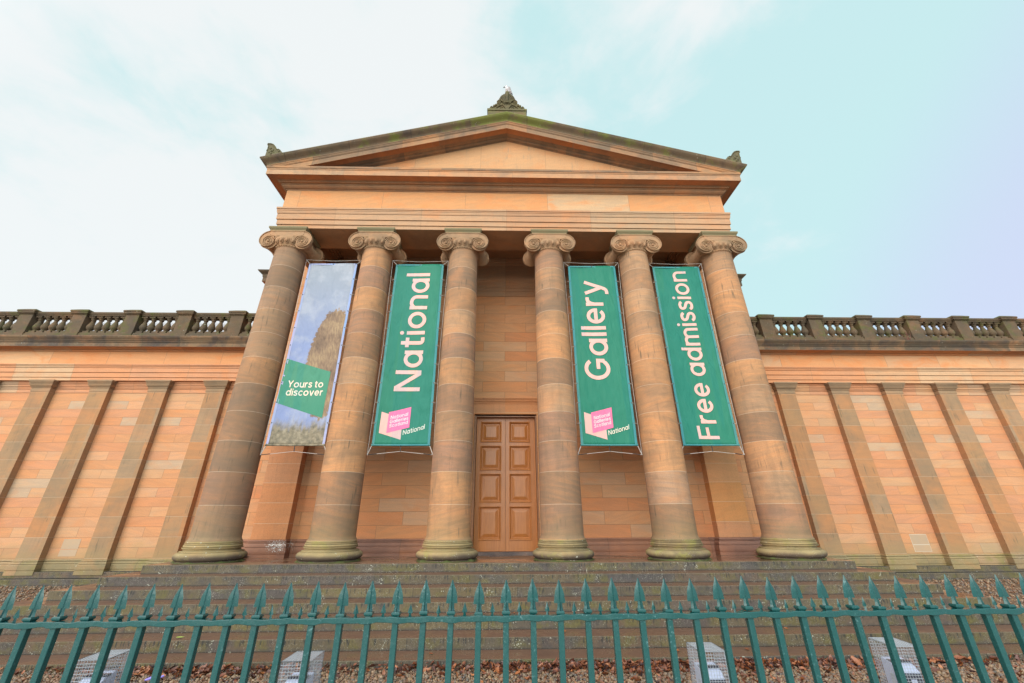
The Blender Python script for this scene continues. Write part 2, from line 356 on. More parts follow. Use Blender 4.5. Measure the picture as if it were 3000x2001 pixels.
M['lilac'] = simple('lilac_plastic', (.22,.16,.55), (.30,.24,.65), 20, .4)
M['patch'] = simple('greyish_repair_stone', (.45,.27,.14), (.34,.25,.18), 4)
M['pointing'] = simple('white_pointing', (.50,.42,.33), (.56,.47,.38), 20)
M['moss'] = simple('bright_moss', (.05,.075,.012), (.095,.085,.03), 22)
M['twig'] = simple('red_twig', (.16,.05,.03), (.20,.08,.05), 20)
def gull_mat():
    n = NT('mottled_plumage')
    v = n.noise(n.pos, 26, 3, .6); g = n.map(n.z, 15.95, 16.12)
    c = n.mix(n.map(v, .45, .6), (.50,.45,.45), (.27,.215,.215))
    c = n.mix(g, c, (.58,.56,.57))
    return n.done(c, .8)
M['gull'] = gull_mat()
M['gullwing'] = simple('brown_wing_plumage', (.22,.165,.16), (.45,.39,.385), 30)
M['beak'] = simple('dark_beak', (.10,.08,.07), (.16,.13,.11), 20, .4)

# ------------------------------------------------------------------ mesh builder
class MB:
    def __init__(s): s.v = []; s.f = []; s.m = []
    def add(s, vs, fs, m=0):
        o = len(s.v); s.v += [tuple(p) for p in vs]; s.f += [tuple(i+o for i in f) for f in fs]; s.m += [m]*len(fs)
    def box(s, x0, x1, y0, y1, z0, z1, m=0):
        s.add([(x0,y0,z0),(x1,y0,z0),(x1,y1,z0),(x0,y1,z0),(x0,y0,z1),(x1,y0,z1),(x1,y1,z1),(x0,y1,z1)],
              [(0,3,2,1),(4,5,6,7),(0,1,5,4),(1,2,6,5),(2,3,7,6),(3,0,4,7)], m)
    def frustum(s, cx, cy, a0, b0, z0, a1, b1, z1, m=0):
        s.add([(cx-a0,cy-b0,z0),(cx+a0,cy-b0,z0),(cx+a0,cy+b0,z0),(cx-a0,cy+b0,z0),(cx-a1,cy-b1,z1),(cx+a1,cy-b1,z1),(cx+a1,cy+b1,z1),(cx-a1,cy+b1,z1)],
              [(0,3,2,1),(4,5,6,7),(0,1,5,4),(1,2,6,5),(2,3,7,6),(3,0,4,7)], m)
    def lathe(s, prof, n=48, c=(0,0,0), axis='z', m=0, cap=True):
        vs = []
        for r, h in prof:
            for i in range(n):
                a = 2*PI*i/n; p = (r*math.cos(a), r*math.sin(a))
                vs.append((c[0]+p[0], c[1]+p[1], c[2]+h) if axis == 'z' else (c[0]+p[0], c[1]+h, c[2]+p[1]))
        fs = [(j*n+i, j*n+(i+1)%n, (j+1)*n+(i+1)%n, (j+1)*n+i) for j in range(len(prof)-1) for i in range(n)]
        if cap: fs += [tuple(range(n))[::-1], tuple(range((len(prof)-1)*n, len(prof)*n))]
        s.add(vs, fs, m)
    def grid(s, rows, m=0, close=False):
        k = len(rows[0]); vs = [p for r in rows for p in r]
        fs = []
        for j in range(len(rows)-1):
            for i in range(k if close else k-1):
                i2 = (i+1) % k
                fs.append((j*k+i, j*k+i2, (j+1)*k+i2, (j+1)*k+i))
        s.add(vs, fs, m)
    def tube(s, pts, r, n=6, m=0, cap=True):
        pts = [Vector(p) for p in pts]; rows = []
        rr = r if isinstance(r, (list, tuple)) else [r]*len(pts)
        for i, p in enumerate(pts):
            d = (pts[min(i+1, len(pts)-1)] - pts[max(i-1, 0)]).normalized()
            u = d.cross(Vector((0,0,1)) if abs(d.z) < .9 else Vector((0,1,0))).normalized(); w = d.cross(u)
            rows.append([p + (u*math.cos(2*PI*k/n) + w*math.sin(2*PI*k/n))*rr[i] for k in range(n)])
        o = len(s.v); s.grid(rows, m, True)
        if cap:
            s.f += [tuple(o+k for k in range(n)), tuple(o+(len(pts)-1)*n+k for k in range(n))]; s.m += [m, m]
    def prism(s, pts, y0, y1, m=0):
        """outline in x,z given depth along y"""
        k = len(pts)
        s.add([(x, y0, z) for x, z in pts] + [(x, y1, z) for x, z in pts],
              [tuple(range(k)), tuple(range(k, 2*k))[::-1]] + [(i, (i+1) % k, k+(i+1) % k, k+i) for i in range(k)], m)
    def ball(s, c, rx, ry, rz, n=10, k=6, m=0):
        vs = []; 
        for j in range(k+1):
            t = PI*j/k
            for i in range(n):
                a = 2*PI*i/n
                vs.append((c[0]+rx*math.sin(t)*math.cos(a), c[1]+ry*math.sin(t)*math.sin(a), c[2]+rz*math.cos(t)))
        s.add(vs, [(j*n+i, j*n+(i+1) % n, (j+1)*n+(i+1) % n, (j+1)*n+i) for j in range(k) for i in range(n)], m)
    def mesh(s, name, mats, smooth=None):
        me = bpy.data.meshes.new(name); me.from_pydata(s.v, [], s.f)
        for q in mats: me.materials.append(q)
        if len(mats) > 1: me.polygons.foreach_set('material_index', s.m)
        bm = bmesh.new(); bm.from_mesh(me)
        bmesh.ops.remove_doubles(bm, verts=bm.verts, dist=1e-5)
        bmesh.ops.recalc_face_normals(bm, faces=bm.faces); bm.to_mesh(me); bm.free()
        if smooth is not None:
            me.polygons.foreach_set('use_smooth', [True]*len(me.polygons)); me.set_sharp_from_angle(angle=R(smooth))
        me.update(); return me
    def obj(s, name, mat, parent=None, smooth=None, bevel=0, loc=None):
        mats = mat if isinstance(mat, list) else [mat]
        return link(name, s.mesh(name, mats, smooth), parent, bevel, loc)

W = {}
def link(name, me, parent=None, bevel=0, loc=None):
    o = bpy.data.objects.new(name, me); COL.objects.link(o)
    W[o.name] = Matrix.Identity(4)
    if loc: o.location = loc; W[o.name] = Matrix.Translation(loc)
    if parent:
        o.parent = parent; o.matrix_parent_inverse = W[parent.name].inverted()
    if bevel:
        b = o.modifiers.new('soft_edges', 'BEVEL'); b.width = bevel; b.segments = 2; b.limit_method = 'ANGLE'; b.angle_limit = R(40)
    return o
def tag(o, label=None, cat=None, group=None, kind=None):
    if label: o['label'] = label
    if cat: o['category'] = cat
    if group: o['group'] = group
    if kind: o['kind'] = kind
    return o
def thing(name, loc, label, cat, group=None, rz=0):
    o = bpy.data.objects.new(name, None); COL.objects.link(o); o.location = loc; o.rotation_euler = (0,0,rz)
    o.empty_display_size = .2
    W[o.name] = Matrix.LocRotScale(Vector(loc), Euler((0,0,rz)), None)
    return tag(o, label, cat, group)
def kids(o): return [c for c in ALLCH.get(o.name, [])]
ALLCH = {}
def copy_tree(o, parent=None, children=None):
    c = o.copy(); COL.objects.link(c)
    if parent: c.parent = parent
    for ch in list(o.children): copy_tree(ch, c)
    return c

# ------------------------------------------------------------------ measurements (metres; y = away from the camera)
Z0 = -.4943; RISE = .1753; TREAD = .466; YE = -.968; HWS = 8.085      # top step
HW = 7.692; YF = -.442                                                # frieze plane of the portico
YW = 2.4                                                              # back wall of the portico
ZW = -.60                                                             # portico floor at the back wall
YG = 3.4                                                              # face of the side wings
COLX = [-7.25, -4.35, -1.45, 1.45, 4.35, 7.25]

G = thing('gallery_building', (0, 2.4, Z0), 'orange sandstone neoclassical gallery with six columns, pediment and balustraded side wings', 'building')

def sweepU(prof, mat, name, parent, hw=HW, yf=YF, yb=6.4, smooth=None, close=False):
    mb = MB(); rows = []
    for o, z in quirk(prof):
        rows.append([(-hw-o, yb, z), (-hw-o, yf-o, z), (hw+o, yf-o, z), (hw+o, yb, z)])
    mb.grid(rows)
    return mb.obj(name, mat, parent, smooth)

def quirk(prof, g=.013, d=.03):
    out = []
    for i, p in enumerate(prof):
        if p == 'q':
            a = out.pop(); b = prof[i+1]; m = min(a[0], b[0])-d; z = b[1]-g if b[1] > a[1] else b[1]+g
            out += [(a[0], z), (m, z), (m, b[1])]
        else: out.append(p)
    return out
def cyma(o0, z0, o1, z1, n=6, kind='s'):
    r = []
    for i in range(n+1):
        t = i/n
        if kind == 's': f = .5-.5*math.cos(PI*t)
        elif kind == 'q': f = math.sin(PI/2*t)
        else: f = 1-math.cos(PI/2*t)
        r.append((o0+(o1-o0)*f, z0+(z1-z0)*t))
    return r

# ---- columns: shaft with a base and a volute capital
def shaft_mesh():
    mb = MB(); prof = []
    for i in range(25):
        t = i/24; z = .06 + (8.56-.06)*t
        prof.append((.548 - .074*(t**1.55), z))
    prof = [(.592, -.05), (.575, -.02), (.555, .02)] + prof + [(.478, 8.58), (.49, 8.60)]
    mb.lathe(prof, 72)
    return mb
def base_mesh():
    mb = MB()
    p = [(.66, -.72), (.70, -.47)]
    for i in range(13):
        a = -PI/2 + PI*i/12
        p.append((.655+.115*math.cos(a), -.375+.092*math.sin(a)))
    p += [(.62, -.290), (.62, -.282), (.675, -.280), (.675, -.260)]
    p += [(.625, -.255), (.600, -.243), (.592, -.228), (.592, -.216)]
    p += [(.600, -.212), (.636, -.206), (.640, -.198), (.640, -.182), (.585, -.180), (.585, -.172)]
    for i in range(7):
        a = -PI/2 + PI*i/6
        p.append((.598+.028*math.cos(a), -.152+.03*math.sin(a)))
    p += [(.570, -.125), (.570, -.115), (.612, -.113), (.612, -.092), (.57, -.09), (.57, -.08), (.594, -.078), (.592, -.046)]
    mb.lathe(p, 72)
    return mb
def capital_mesh():
    mb = MB()
    CX, CZ = .545, 8.80
    # astragal and echinus
    mb.lathe([(.488, 8.585), (.505, 8.60), (.512, 8.615), (.505, 8.632), (.485, 8.645), (.487, 8.66), (.53, 8.72), (.575, 8.80), (.595, 8.87), (.59, 8.92), (.56, 8.95)], 64)
    for i in range(40):                                   # beads under the eggs
        a = 2*PI*i/40
        mb.ball((.507*math.cos(a), .507*math.sin(a), 8.617), .026, .026, .02, 6, 4)
    for i in range(20):                                   # egg and dart round the echinus
        a = 2*PI*(i+.5)/20
        mb.ball((.565*math.cos(a), .565*math.sin(a), 8.80), .052, .052, .085, 8, 6)
        pts = []
        for k in range(9):
            t = -PI*.98 + PI*.96*k/8
            da = math.cos(t)*.118; zz = 8.845 + math.sin(t)*.155
            rr = .548 + (zz-8.70)*.32
            pts.append((rr*math.cos(a+da), rr*math.sin(a+da), zz))
        mb.tube(pts, .012, 5)
    # the channel between the volutes, front and back
    for sgn in (-1, 1):
        yf = .50*sgn; yi = .40*sgn
        top = [(-CX, 9.195), (CX, 9.195)]
        low = []
        for k in range(15):
            t = k/14; x = CX - 2*CX*t
            low.append((x, 8.925 + .12*(abs(x)/CX)**2.0 - .0))
        mb.prism(top + low, yf, yi)
        mb.tube([(x, yf, z) for x, z in low[2:-2]], .016, 6)
        mb.tube([(x, yf, z-.035) for x, z in low[3:-3]], .010, 5)
        mb.tube([(-CX, yf, 9.185), (CX, yf, 9.185)], .018, 6)
        for s in (-1, 1):
            # spiral scroll: disc following the first turn, raised rim along two and a half turns
            def sp(q): return .392*math.exp(-.262*q*4/ (PI/2) /4*1.0)
            K = math.log(.392/.232)/PI
            def rad(t): return .392*math.exp(-K*t)
            N = 28
            disc = []
            for k in range(N):
                t = 2*PI*k/N
                r = rad(t) if t <= PI*1.5 else rad(PI*1.5)+(.26-rad(PI*1.5))*((t-PI*1.5)/(PI/2))
                disc.append((s*(CX + r*math.sin(t)), CZ + r*math.cos(t)))
            if s < 0: disc = disc[::-1]
            mb.prism(disc, yf+.012*sgn*-1, yf-.10*sgn)
            rim = []
            for k in range(40):
                t = -.35 + (PI*1.62+.35)*k/39; r = rad(max(t, 0))-.010
                rim.append((s*(CX + r*math.sin(t)), yf + sgn*.002, CZ + r*math.cos(t)))
            mb.tube(rim, .015, 6)
            sppts = []
            for k in range(64):
                t = -PI*.42 + 4.7*PI*k/63; r = .205 - (.205-.072)*(k/63)**.9
                sppts.append((s*(CX + r*math.sin(t)), yf + sgn*.004, CZ - .012 + r*math.cos(t)))
            mb.tube(sppts, [.021 - .007*k/64 for k in range(64)], 6)
            mb.ball((s*CX, yf, CZ-.012), .048, .04, .048, 12, 6)
            # palmette filling the corner
            for q, (ang, ln) in enumerate(((200, .15), (225, .16), (250, .15), (180, .12))):
                a = R(ang); x0 = CX-.20; z0 = 8.985
                mb.tube([(s*x0, yf-.0*sgn, z0), (s*(x0+ln*.55*math.cos(a)), yf+.012*sgn, z0+ln*.55*math.sin(a)), (s*(x0+ln*math.cos(a)), yf, z0+ln*math.sin(a))], [.012, .022, .010], 6)
    # bolsters joining the front scroll to the back scroll, pinched and ringed in the middle
    for s in (-1, 1):
        prof = []
        for k in range(41):
            t = -1+2*k/40
            r = .155 + .115*abs(t)**1.7
            if abs(t) < .42: r += .012*math.cos(t*38)
            prof.append((r, t*.44))
        mb.lathe(prof, 28, (s*(CX+.01), 0, CZ-.01), 'y')
    # abacus
    mb.box(-.52, .52, -.42, .42, 8.95, 9.20)
    mb.frustum(0, 0, .585, .50, 9.205, .585, .50, 9.235)
    mb.frustum(0, 0, .585, .50, 9.235, .625, .545, 9.30)
    mb.box(-.625, .625, -.545, .545, 9.30, 9.357)
    return mb
sm = shaft_mesh().mesh('column', [M['column']], 35); bm_ = base_mesh().mesh('base', [M['base']], 35); cm = capital_mesh().mesh('capital', [M['capital']], 40)
for i, x in enumerate(COLX):
    c = link('column', sm, G, 0, (x, 0, 0))
    b = link('base', bm_, c, 0, (x, 0, 0)); k = link('capital', cm, c, 0, (x, 0, 0))
    mb = MB(); q = []
    for a in range(72):
        t = 2*PI*a/72; g = .004+.030*max(0, math.sin(a*.9+x*3)*math.sin(a*.31+2*x)+random.uniform(-.35, .25))
        q.append([(x+(.69+u)*math.cos(t), (.69+u)*math.sin(t), Z0+h) for u, h in ((0, g*1.4), (.03+g*.6, g*.9), (.05+g*1.6, -.01))])
    mb.grid(q+[q[0]]); mb.obj('moss_ring', M['moss'], c, 60)

# ---- steps
ST = MB(); ST.box(-7.9, 7.9, -.4, 3.3, -1.8, Z0-.20)
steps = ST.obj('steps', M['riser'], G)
for i in range(7):
    hw = HWS + i*TREAD; y0 = YE - i*TREAD; zt = Z0 - i*RISE; zb = zt - RISE - (.0 if i < 6 else .3)
    mb = MB(); n = 40
    yb = 3.32
    def jit(a=.004): return random.uniform(-a, a)
    xs = [-hw + 2*hw*k/n for k in range(n+1)]
    fr_t = [(x, y0+jit(), zt+jit(.003)) for x in xs]
    fr_n = [(x, y0+.006+jit(.002), zb) for x in xs]
    if i == 0:       # portico floor falls a little towards the wall
        bk = [(x, YW+.5, ZW) for x in xs]
    else:
        bk = [(x, y0+TREAD+.06, zt+.004) for x in xs]
    mb.grid([fr_n, fr_t], 0)
    mb.grid([fr_t, bk], 1)
    yr = 3.3
    inset = TREAD + .06
    for s in (-1, 1):
        e = xs[0] if s < 0 else xs[-1]
        f0 = fr_n[0] if s < 0 else fr_n[-1]; f1 = fr_t[0] if s < 0 else fr_t[-1]
        ys = [f1[1]] + [y0 + (yr-y0)*k/8 for k in range(1, 9)]
        low = [(e, y, zb) for y in ys]; low[0] = f0
        top = [(e, y, zt) for y in ys]; top[0] = f1
        mb.grid([low, top], 0)
        if i > 0:
            inn = [(e - s*inset, max(y, y0+TREAD+.06), zt+.004) for y in ys]
            mb.grid([top, inn], 1)
        else:
            mb.grid([top, [(e - s*.6, y, zt-.002) for y in ys]], 1)
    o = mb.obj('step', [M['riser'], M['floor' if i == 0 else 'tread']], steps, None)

# ---- back wall of the portico, door opening
dw, dt = 1.0, 3.70            # opening
wl = MB()
XB = 8.6
wl.box(-XB, -1.06, YW, YW+.35, ZW-.2, 10.15); wl.box(1.08, XB, YW, YW+.35, ZW-.2, 10.15)
wl.box(-1.06, 1.08, YW, YW+.35, 3.752, 10.15)
wl.box(-XB-.001, -XB+.3, YW+.35, 6.5, ZW-.2, 11.0); wl.box(XB-.3, XB+.001, YW+.35, 6.5, ZW-.2, 11.0)
wl.obj('wall', M['wall'], G)
bd = MB()
bprof = [(.0, -.11), (.015, -.115), (.035, -.14), (.035, -.155), 'q', (.05, -.17), (.05, -.19), 'q', (.055, -.205), (.075, -.22), (.09, -.26), (.09, -.30), 'q', (.10, -.315), (.12, -.335), (.125, -.40), (.125, -.46), (.105, -.50), (.115, -.505), (.115, ZW-.15)]
def wall_strip(mb, prof, xs0, xs1, yf, ends=True, m=0):
    prof = quirk(prof)
    rows = [[(xs0-(o if ends else 0), yf-o, z), (xs1+(o if ends else 0), yf-o, z)] for o, z in prof]
    mb.grid(rows, m)
    if ends:
        for s, xe in ((-1, xs0), (1, xs1)):
            mb.grid([[(xe+s*o, yf-o, z), (xe+s*o, yf+.4, z)] for o, z in prof], m)
for a, b in ((-XB, -7.57), (-6.53, -1.10), (1.12, 6.53), (7.57, XB)):
    wall_strip(bd, bprof, a, b, YW, False)
for cx in (-7.05, 7.05): wall_strip(bd, bprof, cx-.52, cx+.52, 2.10)
bd.obj('wall_base', stone('wall_base_stone', [(.32,.145,.085), (.36,.165,.095), (.29,.14,.095)], (3, -2, 1.58, .0, .005, (.10,.06,.04)), iron=.2, dirt=.5, dirtcol=(.14,.075,.06), rough=.6, splash=(-6.66, -.27, .50)), G, 40)
for cx in (-7.05, 7.05):
    an = MB(); an.box(cx-.52, cx+.52, 2.10, 2.45, -.11, 8.9)
    a = an.obj('anta', M['anta'], G, None, .008)
    cp = MB(); wall_strip(cp, [(0, 8.88), (.02, 8.9), (.02, 8.95), (.05, 8.99), (.05, 9.05), (.09, 9.12), (.10, 9.2), (.13, 9.25), (.13, 9.36)], cx-.52, cx+.52, 2.10)
    cp.obj('capital', M['pilcap'], a)
# bands along the top of the inner wall
ib = MB()
for a, b in ((-6.53, 6.53),):
    wall_strip(ib, [(0, 8.43), (.03, 8.45), (.03, 8.66), (.05, 8.665), (.05, 8.80), (.07, 8.805), (.07, 8.95), (.09, 8.98), (.11, 9.02), (.11, 9.07), (.14, 9.12), (.15, 9.18), (.15, 9.21), (.04, 9.23), (.04, 9.86), (.08, 9.90), (.10, 9.96), (.16, 10.02), (.18, 10.12)], a, b, YW, False)
ib.obj('wall_entablature', M['arch'], G)

# ---- door
fr = MB()
fr.box(-1.062, -.985, YW-.012, YW+.30, ZW-.02, 3.70); fr.box(1.035, 1.082, YW-.012, YW+.30, ZW-.02, 3.70)
door = fr.obj('door', M['wframe'], G, None, .004)
fr2 = MB(); fr2.box(-.985, 1.035, YW+.05, YW+.30, 3.668, 3.70)
fr2.obj('head_rail', M['wframe'], door)
th = MB(); th.box(-.985, 1.035, YW-.02, YW+.34, ZW-.1, -.492)
th.obj('threshold', stone('threshold_stone', [(.16,.12,.11), (.22,.17,.15)], None, dirt=.8, dirtcol=(.06,.05,.055), spots=.4), door, None, .006)
ln = MB()
wall_strip(ln, [(.0, 3.74), (.03, 3.75), (.03, 4.10), (.05, 4.115), (.05, 4.15), (.09, 4.19), (.11, 4.25), (.14, 4.27), (.14, 4.30), (.0, 4.325)], -1.55, 1.57, YW)
ln.obj('lintel', M['anta'], door)
ja = MB()
ja.box(-1.33, -1.064, YW-.03, YW+.1, ZW-.1, 3.748); ja.box(1.084, 1.35, YW-.03, YW+.1, ZW-.1, 3.748)
ja.obj('jamb', M['anta'], door, None, .006)
zr = [(3.513, 2.847), (2.701, 1.93), (1.792, .93), (.79, -.162)]
for s, (xa, xb, pa, pb) in ((-1, (-.978, .0115, -.821, -.146)), (1, (.0185, 1.03, .161, .838))):
    mb = MB(); Y = YW+.22
    # leaf as stiles and rails with recessed, raised-and-fielded panels
    xs = [xa, pa, pb, xb]; zs = [3.667] + [q for p in zr for q in p] + [-.49]
    mb.box(xa, pa, Y, Y+.06, -.49, 3.667); mb.box(pb, xb, Y, Y+.06, -.49, 3.667)
    for t, b in zip(zs[0::2], zs[1::2]): mb.box(pa, pb, Y+.001, Y+.06, b, t)
    leaf = mb.obj('door_leaf', M['wood'], door, None, .004)
    for t, b in zr:
        def ring(mb, d0, y0, d1, y1):
            A = [(pa+d0, Y+y0, b+d0), (pb-d0, Y+y0, b+d0), (pb-d0, Y+y0, t-d0), (pa+d0, Y+y0, t-d0)]
            B = [(pa+d1, Y+y1, b+d1), (pb-d1, Y+y1, b+d1), (pb-d1, Y+y1, t-d1), (pa+d1, Y+y1, t-d1)]
            mb.add(A+B, [(i, (i+1) % 4, 4+(i+1) % 4, 4+i) for i in range(4)])
        pm = MB()
        seq = [(-.022, .0), (-.020, -.02), (-.004, -.026), (.016, -.014), (.022, .02), (.045, .042), (.05, .046), (.068, .046), (.075, .040), (.155, .012), (.165, .010)]
        for (d0, y0), (d1, y1) in zip(seq, seq[1:]): ring(pm, d0, y0, d1, y1)
        d, yy = seq[-1]
        pm.add([(pa+d, Y+yy, b+d), (pb-d, Y+yy, b+d), (pb-d, Y+yy, t-d), (pa+d, Y+yy, t-d)], [(0, 1, 2, 3)])
        link('panel', pm.mesh('panel', [M['wood']]), door)
bk = MB(); bk.box(-1.0, 1.05, YW+.30, YW+.34, ZW-.1, 3.75); bk.obj('door_back', M['wframe'], door)

# ---- portico entablature
arch = MB()
pr = [(-.02, 9.36), (0, 9.36), (0, 9.492), 'q', (.03, 9.503), (.03, 9.688), 'q', (.06, 9.70), (.06, 9.915), 'q'] + cyma(.07, 9.93, .09, 10.03, 5, 'q') + ['q', (.095, 10.045), (.095, 10.08), 'q', (.113, 10.10), (.113, 10.17), (.0, 10.185)]
sweepU(pr, M['arch'], 'architrave', G)
# underside beams and ceiling
sf = MB(); sf.box(-HW+.021, HW-.021, YF+.021, .66, 9.362, 10.1)
for s in (-1, 1):
    sf.box(min(s*6.83, s*(HW-.021)), max(s*6.83, s*(HW-.021)), .66, YW-.001, 9.364, 10.1)
sf.obj('soffit', M['ceil'], G, None, .006)
ce = MB(); ce.box(-6.83, 6.83, .66, YW, 10.13, 10.3)
for s in (-1, 1):                                              # moulded edge of the ceiling panel
    for d, z in ((.10, 9.95), (.18, 10.02), (.26, 10.08)):
        ce.box(min(s*6.83, s*(6.83-d)), max(s*6.83, s*(6.83-d)), .661, YW-.19, z, 10.131)
for d, z in ((.10, 9.97), (.18, 10.04)): ce.box(-6.55, 6.55, .661, .661+d, z, 10.131)
for x in (-4.35, -1.45, 1.45, 4.35): ce.box(x-.3, x+.3, .665, YW-.19, 10.02, 10.132)
ce.obj('ceiling', M['ceil'], G, None, .004)
sweepU([(0, 10.17), (0, 11.06)], M['frieze'], 'frieze', G)
hb_ = [(0, 11.0), 'q', (.03, 11.018), (.03, 11.045), 'q'] + cyma(.06, 11.055, .15, 11.12, 5, 'q') + ['q', (.16, 11.135), (.16, 11.165), 'q', (.235, 11.18), (.235, 11.218), (.275, 11.224), (.275, 11.24)]
hs_ = [(.275, 11.238), (.49, 11.238), (.495, 11.225), (.526, 11.225)]
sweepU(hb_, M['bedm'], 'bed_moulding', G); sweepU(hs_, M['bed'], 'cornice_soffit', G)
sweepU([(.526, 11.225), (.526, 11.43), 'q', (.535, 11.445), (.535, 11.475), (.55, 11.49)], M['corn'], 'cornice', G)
sweepU([(.545, 11.478), 'q', (.558, 11.495), (.56, 11.58), (-.06, 11.60)], M['rake'], 'cornice_fillet', G)
# pediment
SL = .2947; ZT = 14.266
ty = MB(); ty.add([(-7.6, YF, 11.4), (7.6, YF, 11.4), (0, YF, 11.4+7.6*SL+.0)], [(0, 1, 2)])
zc = 13.66
ty = MB(); ty.prism([(-7.75, 11.35), (7.75, 11.35), (0, 11.35+7.75*SL)], YF, YF+.4); ty.obj('tympanum', M['tymp'], G)
def rake(prof, mat, name):
    mb = MB()
    rows = []
    for o, dz in quirk(prof):
        e = 8.435-(.743-o)
        rows.append([(s, YF-o, ZT+dz-SL*abs(s)) for s in (-e, -4, 0, 4, e)])
    mb.grid(rows)
    return mb.obj(name, mat, G, 30)
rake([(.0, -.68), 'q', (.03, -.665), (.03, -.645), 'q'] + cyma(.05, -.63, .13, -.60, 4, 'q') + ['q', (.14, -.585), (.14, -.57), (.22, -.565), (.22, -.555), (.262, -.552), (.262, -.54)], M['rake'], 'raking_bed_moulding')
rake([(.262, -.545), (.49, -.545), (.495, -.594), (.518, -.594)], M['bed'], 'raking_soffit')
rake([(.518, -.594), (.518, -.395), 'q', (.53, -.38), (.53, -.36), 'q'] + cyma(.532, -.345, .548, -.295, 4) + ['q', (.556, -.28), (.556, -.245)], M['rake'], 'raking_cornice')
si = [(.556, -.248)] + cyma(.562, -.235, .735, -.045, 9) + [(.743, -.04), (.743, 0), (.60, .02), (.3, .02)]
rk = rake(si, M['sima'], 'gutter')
# closed ends of the gutter and the roof behind
for s in (-1, 1):
    en = MB(); ring = []
    for o, dz in si[:-2]:
        e = 8.435-(.743-o); ring.append((s*e, YF-o, ZT+dz-SL*e))
    back = [(x, 6.4, z) for x, y, z in ring]
    en.grid([ring, back])
    en.obj('side_gutter', M['sima'], G, 30)
rf = MB()
for s in (-1, 1):
    rf.add([(0, YF-.6, ZT+.02), (s*8.40, YF-.6, ZT+.02-SL*8.40), (s*8.40, 16, ZT+.02-SL*8.40), (0, 16, ZT+.02)], [(0, 1, 2, 3)])
roof = rf.obj('roof', M['slate'], G)
# cover-tile ends just showing over the gutter near the apex
for s in (-1, 1):
    for q in (1.05, 1.75, 2.4):
        ct = MB(); ct.ball((s*q, -.78, ZT+.03-SL*q), .16, .12, .075, 10, 5); ct.obj('ridge_tile', M['dark'], roof)

# ---- high block behind the portico, its cornice shows beside the outer columns
hb = MB(); hb.box(-11.5, 11.5, 6.38, 20, -1, 11.2); hb.obj('rear_block', M['plain'], G)
sweepU(hb_+hs_, M['bed'], 'rear_cornice_soffit', G, 11.5, 6.375, 20)
sweepU([(.526, 11.225), (.526, 11.45), (.55, 11.49), (.56, 11.58)] + cyma(.562, 11.58, .735, 11.76, 6) + [(.743, 11.78), (.1, 11.8)], M['dark'], 'rear_cornice', G, 11.5, 6.375, 20)

# ---- apex ornament
ac = MB(); YA = -.90
ac.box(-.72, .75, YA+.01, YA+.5, 14.1, 14.70); ac.box(-.745, .775, YA-.02, YA+.53, 14.70, 14.80)
ap = ac.obj('apex_plinth', M['acro'], G, None, .01)
pm = MB(); cx = .016
def P2(pts, sgn=1): return [(cx + sgn*a, b) for a, b in pts]
body = [(.69, 14.80), (.685, 14.88), (.62, 14.955), (.55, 14.97), (.53, 15.03), (.46, 15.05), (.41, 15.10), (.345, 15.09), (.40, 15.16), (.40, 15.26), (.34, 15.31)]
fan = [(.325,15.33), (.335,15.39), (.305,15.40), (.312,15.46), (.278,15.47), (.282,15.54), (.245,15.54), (.245,15.61), (.205,15.60), (.19,15.665), (.155,15.645)]
topp = [(.12, 15.70), (.08, 15.745), (0, 15.76)]
right = P2(body + fan + topp); left = P2((body + fan + topp)[::-1][1:], -1)
pm.prism(right + left, YA+.04, YA+.26)
for k in range(17):                                        # leaves of the palmette fan
    a = R(-80 + 160*k/16); L_ = .30 + .21*math.cos(a)**1.5
    p0 = (cx + math.sin(a)*.06, YA+.03, 15.16 + .02*math.cos(a)); p1 = (cx + math.sin(a)*.22, YA-.01, 15.16 + .05 + .21*math.cos(a)); p2 = (cx + math.sin(a)*L_*.86, YA+.02, 15.20 + L_*math.cos(a))
    pm.tube([p0, p1, p2], [.010, .016, .020], 7)
pm.tube([(cx+.0, YA+.02, 15.16), (cx, YA-.03, 15.4), (cx, YA-.01, 15.70)], [.02, .04, .085], 8)
for s in (-1, 1):
    def scroll(x, z, r, w=.02, turns=1.6, dr=1):
        pm.tube([(cx+s*(x + dr*r*(1-t/1.15)*math.sin(t*turns*2*PI)), YA+.02, z + r*(1-t/1.15)*math.cos(t*turns*2*PI)) for t in [q/24 for q in range(25)]], w, 6)
    pm.lathe([(.085, 0), (.085, .22)], 18, (cx+s*.315, YA+.03, 15.215), 'y'); scroll(.315, 15.215, .085, .016)
    pm.lathe([(.06, 0), (.06, .2)], 16, (cx+s*.315, YA+.04, 15.10), 'y'); scroll(.315, 15.10, .06, .013, 1.4)
    scroll(.57, 14.875, .09, .016); scroll(.24, 14.85, .11, .017, 1.4, -1)
    for px_, pz_, q in ((.50, 14.99, .05), (.425, 15.045, .05), (.36, 15.0, .045)): pm.ball((cx+s*px_, YA+.03, pz_), q, .05, q*1.2, 10, 6)
    pm.tube([(cx+s*.03, YA+.02, 14.83), (cx+s*.16, YA, 15.03), (cx+s*.30, YA+.01, 15.0), (cx+s*.47, YA+.02, 14.82)], [.02, .026, .024, .016], 6)
    pm.tube([(cx+s*.36, YA+.01, 15.29), (cx+s*.24, YA-.005, 15.31), (cx+s*.13, YA, 15.19)], [.014, .02, .015], 6)
pm.tube([(cx-.18, YA, 15.09), (cx-.09, YA-.02, 15.14), (cx, YA-.025, 15.155), (cx+.09, YA-.02, 15.14), (cx+.18, YA, 15.09)], .022, 6)
pm.obj('palmette', M['acro'], ap, 50)

